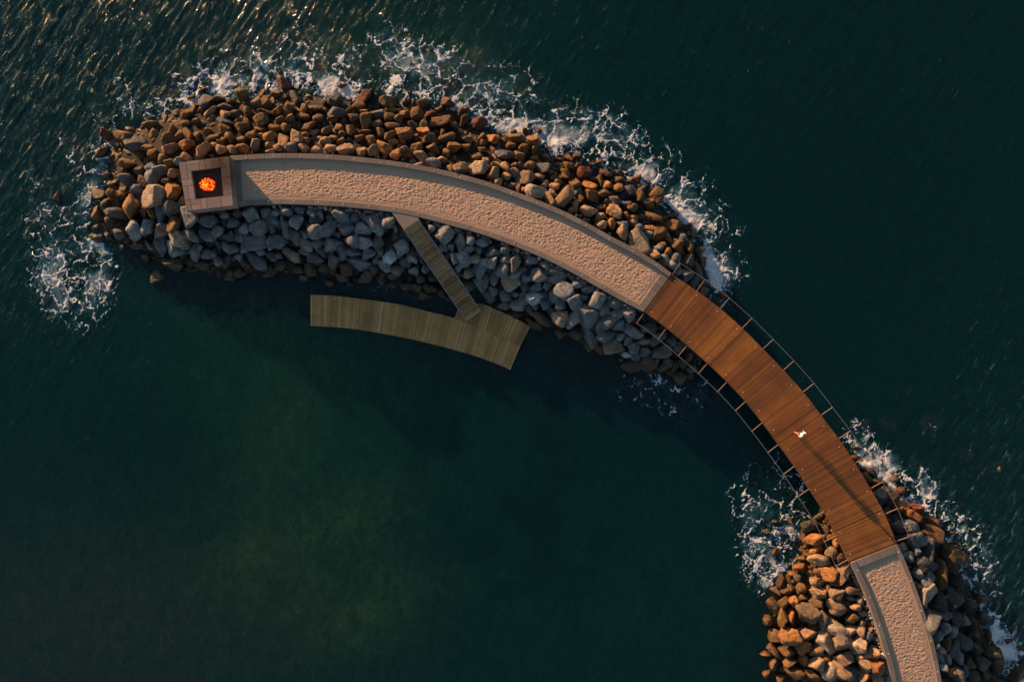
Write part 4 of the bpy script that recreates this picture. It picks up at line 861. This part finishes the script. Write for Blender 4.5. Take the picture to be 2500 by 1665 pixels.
# names and places for the labels ------------------------------------------------
def bandof(x, y, isle):
    ds = seg_dist(np.array([x]), np.array([y]), isle)[0]
    dp = seg_dist(np.array([x]), np.array([y]), FOOT_A if isle is ISLE_A else FOOT_B)[0]
    return dp, ds
def where(r):
    x, y, c = r[0], r[1], r[5]
    A = inside(np.array([x]), np.array([y]), ISLE_B)[0] or (x > 1800 and y > 1000)
    isle = ISLE_B if A else ISLE_A
    dp, ds = bandof(x, y, isle); ins = inside(np.array([x]), np.array([y]), isle)[0]
    if c == 's': return 'under water ' + ('right of the footbridge' if x > 1900 else 'left of the fire pit')
    if not ins: ds = 0
    if not A:
        if x < 436: sec = 'left of the fire pit' if y < 520 else 'below left of the fire pit'; side = 'tip'
        else:
            iN = np.interp(x, [q[0] for q in SA.A], [q[1] for q in SA.A]); side = 'up' if y < iN+5 else 'down'
            if side == 'up':
                sec = ('above the fire pit' if x < 570 else 'above right of the fire pit' if x < 700 else 'above the left part of the path' if x < 860 else
                       'above the path opposite the dock' if x < 1020 else 'above the path opposite the gangway' if x < 1180 else 'above the middle of the path' if x < 1330 else
                       'above the right part of the path' if x < 1480 else 'above the path near the footbridge' if x < 1600 else "at the footbridge's upper end")
            else:
                sec = ('below the fire pit' if x < 570 else 'right of and below the fire pit' if x < 690 else "above the dock's left end" if x < 800 else 'above the middle of the dock' if x < 900 else
                       'just left of the gangway' if x < 1090 and y > 561+(x-986)*1.45 else 'left of the gangway top' if x < 986 else 'just right of the gangway' if x < 1190 else 'right of the dock' if x < 1310 else
                       'below the right part of the path' if x < 1440 else "below the footbridge's upper end" if x < 1560 else "under the footbridge's left cable")
        if side == 'tip': bd = 'in the rock tip' if ds > 45 else 'at the waterline'
        else: bd = 'beside the kerb' if dp < 32 else 'at the waterline' if ds < 38 else 'mid slope'
    else:
        xm = np.interp(y, [q[1] for q in SB.A], [q[0] for q in SB.A]) if y > 1330 else 2130
        if x < xm:
            sec = ('left of the footbridge foot' if y < 1400 else "left of the lower path's top" if y < 1490 else 'left of the lower path' if y < 1575 else 'left of the lower path by the bottom edge')
        else:
            sec = ('right of the footbridge foot' if y < 1330 else 'right of the lower path top' if y < 1450 else 'right of the lower path' if y < 1560 else 'right of the lower path by the bottom edge')
        bd = 'beside the kerb' if dp < 32 else 'at the waterline' if ds < 40 else 'mid slope'
    return bd+' '+sec
TN = {'p': 'sandy pink', 'l': 'pale', 'u': 'pale blue', 'g': 'grey', 'd': 'dark grey', 'b': 'brown', 'o': 'orange brown', 'r': 'dark red', 'w': 'wet dark', 's': 'blurred reddish', 'm': 'dull brown'}
def shape_word(r):
    q = max(r[2], r[3])/min(r[2], r[3])
    return 'long' if q > 1.55 else 'oval' if q > 1.22 else 'round'
info = {}
for i in big:
    info.setdefault((where(rocks[i]), TN[rocks[i][5]]), {}).setdefault(shape_word(rocks[i]), []).append(i)
ORD = ['', 'second', 'third', 'fourth', 'fifth', 'sixth', 'seventh', 'eighth', 'ninth', 'tenth']
labels = {}
for (w, t), d in info.items():
    for sh, ids in d.items():
        if len(ids) == 1: labels[ids[0]] = '%s %s boulder %s' % (sh, t, w)
        else:
            vert = 'lower path' in w or 'footbridge foot' in w
            ids.sort(key=lambda i: rocks[i][1] if vert else rocks[i][0])
            for k, i in enumerate(ids):
                if len(ids) == 2: o_ = ('upper' if k == 0 else 'lower') if vert else ('left' if k == 0 else 'right')
                elif k == 0: o_ = 'topmost' if vert else 'leftmost'
                elif k == len(ids)-1: o_ = 'lowest' if vert else 'rightmost'
                else: o_ = ORD[k]+(' from the top' if vert else ' from the left')
                labels[i] = ('%s, %s %s boulder %s' if 'from' in o_ else '%s %s %s boulder %s') % (o_, sh, t, w)
proto = None
for i in big:
    pos, z, ra, rb, hz = place(i); r = rocks[i]
    if proto is None:
        o = bpy.data.objects.new('boulder', SHAPES4[0]); proto = o
    else: o = proto.copy()
    o.data = SHAPES4[(i*7) % NV]
    o.location = (pos.x, pos.y, z)
    o.scale = (ra, rb, hz); o.rotation_euler = (rg.uniform(-.22, .22), rg.uniform(-.22, .22), -R(r[4]))
    j = rg.uniform(0.72, 1.2)*(0.62 if r[0] > 2165 and r[5] in 'gdwb' else 1); jr = rg.uniform(0.94, 1.06); c = TONE[r[5]]  # right-shore boulders: their shade is put into the tone
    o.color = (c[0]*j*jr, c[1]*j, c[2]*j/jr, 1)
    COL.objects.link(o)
    lb = labels[i].split()
    if len(lb) > 16: lb = [w for w in lb if w not in ('the', "path's")]; labels[i] = ' '.join(lb)
    if len(lb) > 16: print('LONG', labels[i])
    tag(o, labels[i], 'boulder', 'boulders piled along the breakwater shores')

# smaller stones between the boulders: one mass
def mass(name, items, label, cat, shapes):
    V = []; F = []; C = []; nb = 0
    for (x, y, z, ra, rb, hz, an, col) in items:
        v, f = shapes[rg.randrange(len(shapes))]
        a = rg.uniform(0, 6.28) if an is None else -R(an); ca, sa = math.cos(a), math.sin(a)
        p = P(x, y, z+0.3*hz)
        vx = v[:, 0]*ra; vy = v[:, 1]*rb
        V.append(np.stack([vx*ca-vy*sa+p.x, vx*sa+vy*ca+p.y, v[:, 2]*hz+z], 1)); F.append(f+nb); nb += len(v)
        C.append(np.tile(np.array(col), (len(v), 1)))
    o = link_mesh(name, np.concatenate(V), np.concatenate(F), M['rubble'], smooth=True)
    vcol(o.data, 'tone', np.concatenate(C)); tag(o, label, cat, kind='stuff'); return o
items = []
for i in order:
    if i in bigset: continue
    pos, z, ra, rb, hz = place(i); c = TONE[rocks[i][5]]; j = rg.uniform(0.82, 1.2)
    items.append((rocks[i][0], rocks[i][1], z, ra, rb, hz, rocks[i][4], [q*j for q in c]))
# fill the gaps, and the ground off the picture
gr = np.random.RandomState(5); ex = np.array([[r[0], r[1], (r[2]+r[3])/2] for r in rocks])
for phase, (rmin, rmax, tries, k_) in enumerate(((10, 15, 8000, 0.72), (6, 10, 24000, 0.60), (3.5, 6, 46000, 0.50))):
    cx = gr.uniform(200, 2560, tries); cy = gr.uniform(180, 2050, tries); cr = gr.uniform(rmin, rmax, tries)
    ok = np.zeros(tries, bool); colA = np.zeros(tries, int)
    for q, (isle, foot) in enumerate(((ISLE_A, FOOT_A), (ISLE_B, FOOT_B))):
        g_in = inside(cx, cy, isle) | (seg_dist(cx, cy, isle) < 14)
        ok |= g_in & ~inside(cx, cy, foot) & (seg_dist(cx, cy, foot) > cr*0.8)
    idx = np.where(ok)[0]; gg = ground_px(cx, cy)
    for j in idx:
        dd = np.hypot(ex[:, 0]-cx[j], ex[:, 1]-cy[j])
        if np.any(dd < k_*(ex[:, 2]+cr[j])): continue
        # colour follows the nearest traced boulder
        near = int(np.argmin(np.hypot(rxy[:, 0]-cx[j], rxy[:, 1]-cy[j])-0)); t = rocks[near][5]
        if t in 'su': t = 'w' if t == 's' else 'g'
        if t == 'l': t = 'p' if cy[j] < 560 or cx[j] > 1800 else 'g'
        c = TONE[t]; jj = gr.uniform(0.5, 1.1)*(0.62 if cx[j] > 2165 else 1)  # fillers darkened: gap shade, and right-shore shade, put into the colour
        ex = np.vstack([ex, [cx[j], cy[j], cr[j]]])
        r = cr[j]/S*1.22; hz = r*gr.uniform(0.65, 0.95)
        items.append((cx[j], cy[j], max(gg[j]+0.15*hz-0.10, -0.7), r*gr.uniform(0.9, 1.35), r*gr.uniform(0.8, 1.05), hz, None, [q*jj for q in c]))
# stones fading away under water beyond the shore
cx = gr.uniform(180, 2560, 9000); cy = gr.uniform(180, 1800, 9000); ns = 0
for isle in (ISLE_A, ISLE_B):
    ds = seg_dist(cx, cy, isle); ok = ~inside(cx, cy, isle) & (ds > 8) & (ds < 70)
    gg = ground_px(cx, cy)
    for j in np.where(ok)[0]:
        cr = gr.uniform(9, 20); d_ = np.hypot(ex[:, 0]-cx[j], ex[:, 1]-cy[j])
        if np.any(d_ < 0.75*(ex[:, 2]+cr)): continue
        ex = np.vstack([ex, [cx[j], cy[j], cr]]); r = cr/S*1.1; hz = r*0.8; ns += 1
        c = (0.30, 0.20, 0.12) if gr.rand() < 0.6 else (0.16, 0.14, 0.12)
        items.append((cx[j], cy[j], min(gg[j]+0.5*hz, -0.12-hz+gr.uniform(-.1, .1)), r*gr.uniform(0.9, 1.3), r, hz, None, c))
print('rubble', len(items), ns)
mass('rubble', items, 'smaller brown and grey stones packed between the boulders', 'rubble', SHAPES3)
# pebbles along the lower kerbs
peb = []
PC = [(0.52, 0.40, 0.32), (0.60, 0.53, 0.46), (0.46, 0.27, 0.18), (0.30, 0.29, 0.28), (0.50, 0.33, 0.22), (0.38, 0.36, 0.34)]
for st, t, lo, hi, n in ((SA, 1.0, 0.09, 0.985, 330), (SB, 1.0, 0.02, 0.62, 120), (SB, 0.0, 0.02, 0.3, 30), (SA, 0.0, 0.02, 0.98, 130)):
    for k in range(n):
        u = gr.uniform(lo, hi); q = st.px(u, t); q2 = st.px(u, 0.5); nv = (q-q2)/np.linalg.norm(q-q2)
        off = gr.uniform(4, 15); x, y = q+nv*off
        if st is SA and t == 1.0 and inside(np.array([x]), np.array([y]), [(945,505),(1030,520),(1035,545),(990,575)])[0]: continue
        r = gr.uniform(2.2, 5.2)/S; c = PC[gr.randint(6)]; jj = gr.uniform(0.6, 1.05) if off < 10 else gr.uniform(0.35, 0.7)
        z = (2.58 if t == 1.0 else 2.2)-0.035*(off-4)
        peb.append((x, y, z, r*gr.uniform(1, 1.5), r, r*0.8, None, [v*jj for v in c]))
mass('pebbles', peb, 'row of small pale rounded pebbles lying along the kerbs', 'pebbles', SHAPES2)

# ------------------------------------------------------------------ person on the footbridge
def person():
    f0 = P(1945.5, 1057, ZP+0.06); root = empty('person', f0)
    tag(root, 'person with dark hair in a white top and dark shorts walking on the footbridge', 'person')
    # local frame: forward F (towards the fire pit end, up-left), side L
    F = Vector((-0.62, 0.78, 0)).normalized(); L = Vector((-F.y, F.x, 0))
    def W(f, l, z): return f0+F*f+L*l+Vector((0, 0, z))
    J = {'pel': (0, 0, .93), 'wai': (.01, 0, 1.08), 'che': (.03, 0, 1.28), 'nk': (.04, 0, 1.44), 'chin': (.06, 0, 1.52), 'hd': (.07, 0, 1.62), 'top': (.06, 0, 1.71),
         'hl': (0, .09, .90), 'kl': (.16, .10, .50), 'al': (.10, .10, .09), 'tl': (.24, .11, .04),
         'hr': (0, -.09, .90), 'kr': (.0, -.10, .49), 'ar': (-.20, -.10, .12), 'tr': (-.10, -.11, .04),
         'sl': (.03, .18, 1.40), 'el': (.02, .27, 1.13), 'wl': (.24, .22, 1.04), 'hal': (.31, .20, 1.04),
         'sr': (.03, -.18, 1.40), 'er': (-.06, -.27, 1.13), 'wr': (.02, -.29, .90), 'har': (.04, -.29, .83)}
    Rd = {'pel': .13, 'wai': .115, 'che': .135, 'nk': .055, 'chin': .06, 'hd': .088, 'top': .06, 'hl': .09, 'kl': .058, 'al': .038, 'tl': .035, 'hr': .09, 'kr': .058, 'ar': .038, 'tr': .035,
          'sl': .06, 'el': .042, 'wl': .028, 'hal': .036, 'sr': .06, 'er': .042, 'wr': .028, 'har': .036}
    Eg = [('pel','wai'),('wai','che'),('che','nk'),('nk','chin'),('chin','hd'),('hd','top'),('pel','hl'),('hl','kl'),('kl','al'),('al','tl'),('pel','hr'),('hr','kr'),('kr','ar'),('ar','tr'),
          ('che','sl'),('sl','el'),('el','wl'),('wl','hal'),('che','sr'),('sr','er'),('er','wr'),('wr','har')]
    for sd_, w, h, wrist in (('l', 'hal', J['hal'], J['wl']), ('r', 'har', J['har'], J['wr'])):
        d = (Vector(h)-Vector(wrist)).normalized(); s = Vector((0, 1, 0)) if sd_ == 'r' else Vector((0, 0.7, 0.7))
        for q in range(5):
            off = (q-2)*.016; ln = (.045, .07, .078, .07, .055)[q]
            a = Vector(h)+s*off+d*.03; b = a+d*ln+Vector((.012, 0, -.01))
            if q == 0: b = Vector(h)+s*(-.055)+d*.03
            J['f%s%d' % (sd_, q)] = tuple(a); J['g%s%d' % (sd_, q)] = tuple(b); Rd['f%s%d' % (sd_, q)] = .010; Rd['g%s%d' % (sd_, q)] = .008
            Eg += [(w, 'f%s%d' % (sd_, q)), ('f%s%d' % (sd_, q), 'g%s%d' % (sd_, q))]
    def skin(name, keys, edges, rad, mat, par, grow=0.0, sub=2):
        ks = list(keys); me = bpy.data.meshes.new(name)
        me.from_pydata([tuple(W(*J[k])) for k in ks], [(ks.index(a), ks.index(b)) for a, b in edges], []); me.materials.append(mat)
        o = bpy.data.objects.new(name, me); COL.objects.link(o); o.parent = par
        if par.type == 'EMPTY': o.matrix_parent_inverse = Matrix.Translation(par.location).inverted()
        m = o.modifiers.new('skin', 'SKIN'); m.use_smooth_shade = True
        for i, k in enumerate(ks):
            v = me.skin_vertices[0].data[i]; v.radius = (rad[k]+grow, rad[k]+grow); v.use_root = (i == 0)
        s = o.modifiers.new('sub', 'SUBSURF'); s.levels = sub; s.render_levels = sub
        return o
    body = skin('body', J.keys(), Eg, Rd, M['skin'], root)
    Rs = dict(Rd); Rs['pel'] = .15; Rs['wai'] = .135; Rs['che'] = .155; Rs['sl'] = .085; Rs['sr'] = .085; Rs['el'] = .06; Rs['er'] = .06; Rs['nk'] = .05
    J['mr'] = (-.03, -.245, 1.22); J['ml'] = (.025, .24, 1.22); Rs['mr'] = .07; Rs['ml'] = .07
    skin('shirt', ['che','wai','pel','sl','ml','sr','mr'], [('che','wai'),('wai','pel'),('che','sl'),('sl','ml'),('che','sr'),('sr','mr')], Rs, M['shirt'], root, 0.005)
    J['ul'] = (.09, .10, .66); J['ur'] = (.0, -.10, .66); Rs['ul'] = .095; Rs['ur'] = .095; Rs['hl'] = .11; Rs['hr'] = .11; Rs['pel'] = .135
    skin('shorts', ['pel','hl','ul','hr','ur'], [('pel','hl'),('hl','ul'),('pel','hr'),('hr','ur')], Rs, M['shorts'], root)
    J['h1'] = (.035, 0, 1.66); J['h2'] = (-.03, 0, 1.58); J['h3'] = (-.05, 0, 1.46); J['h0'] = (.09, 0, 1.71); Rs.update(h1=.098, h2=.085, h3=.05, h0=.05)
    skin('hair', ['h1','h0','h2','h3'], [('h1','h0'),('h1','h2'),('h2','h3')], Rs, M['hair'], root)
    mb = MB()
    for s_ in (-1, 1): mb.disc(W(.148, s_*.032, 1.63), .008, .006, 8)
    mb.build('eyes', M['hair'], root)
    # small bag hanging from the right hand
    bag = empty('handbag', W(.04, -.29, .52)); tag(bag, "small dark handbag hanging from the person's right hand", 'bag')
    mb = MB(); c = W(.04, -.31, .0)-f0
    def B(f, l, z): return W(.04+f, -.31+l, z)
    mb.hexa([B(-.13, -.05, .50), B(.13, -.05, .50), B(.13, .05, .50), B(-.13, .05, .50), B(-.10, -.035, .70), B(.10, -.035, .70), B(.10, .035, .70), B(-.10, .035, .70)])
    mb.build('pouch', M['bag'], bag, 0.02)
    mb = MB(); mb.tube([B(.08*math.cos(a), 0, .70+.11*math.sin(a)) for a in np.linspace(0, math.pi, 9)], .008, 6)
    mb.build('handle', M['pale'], bag)
person()
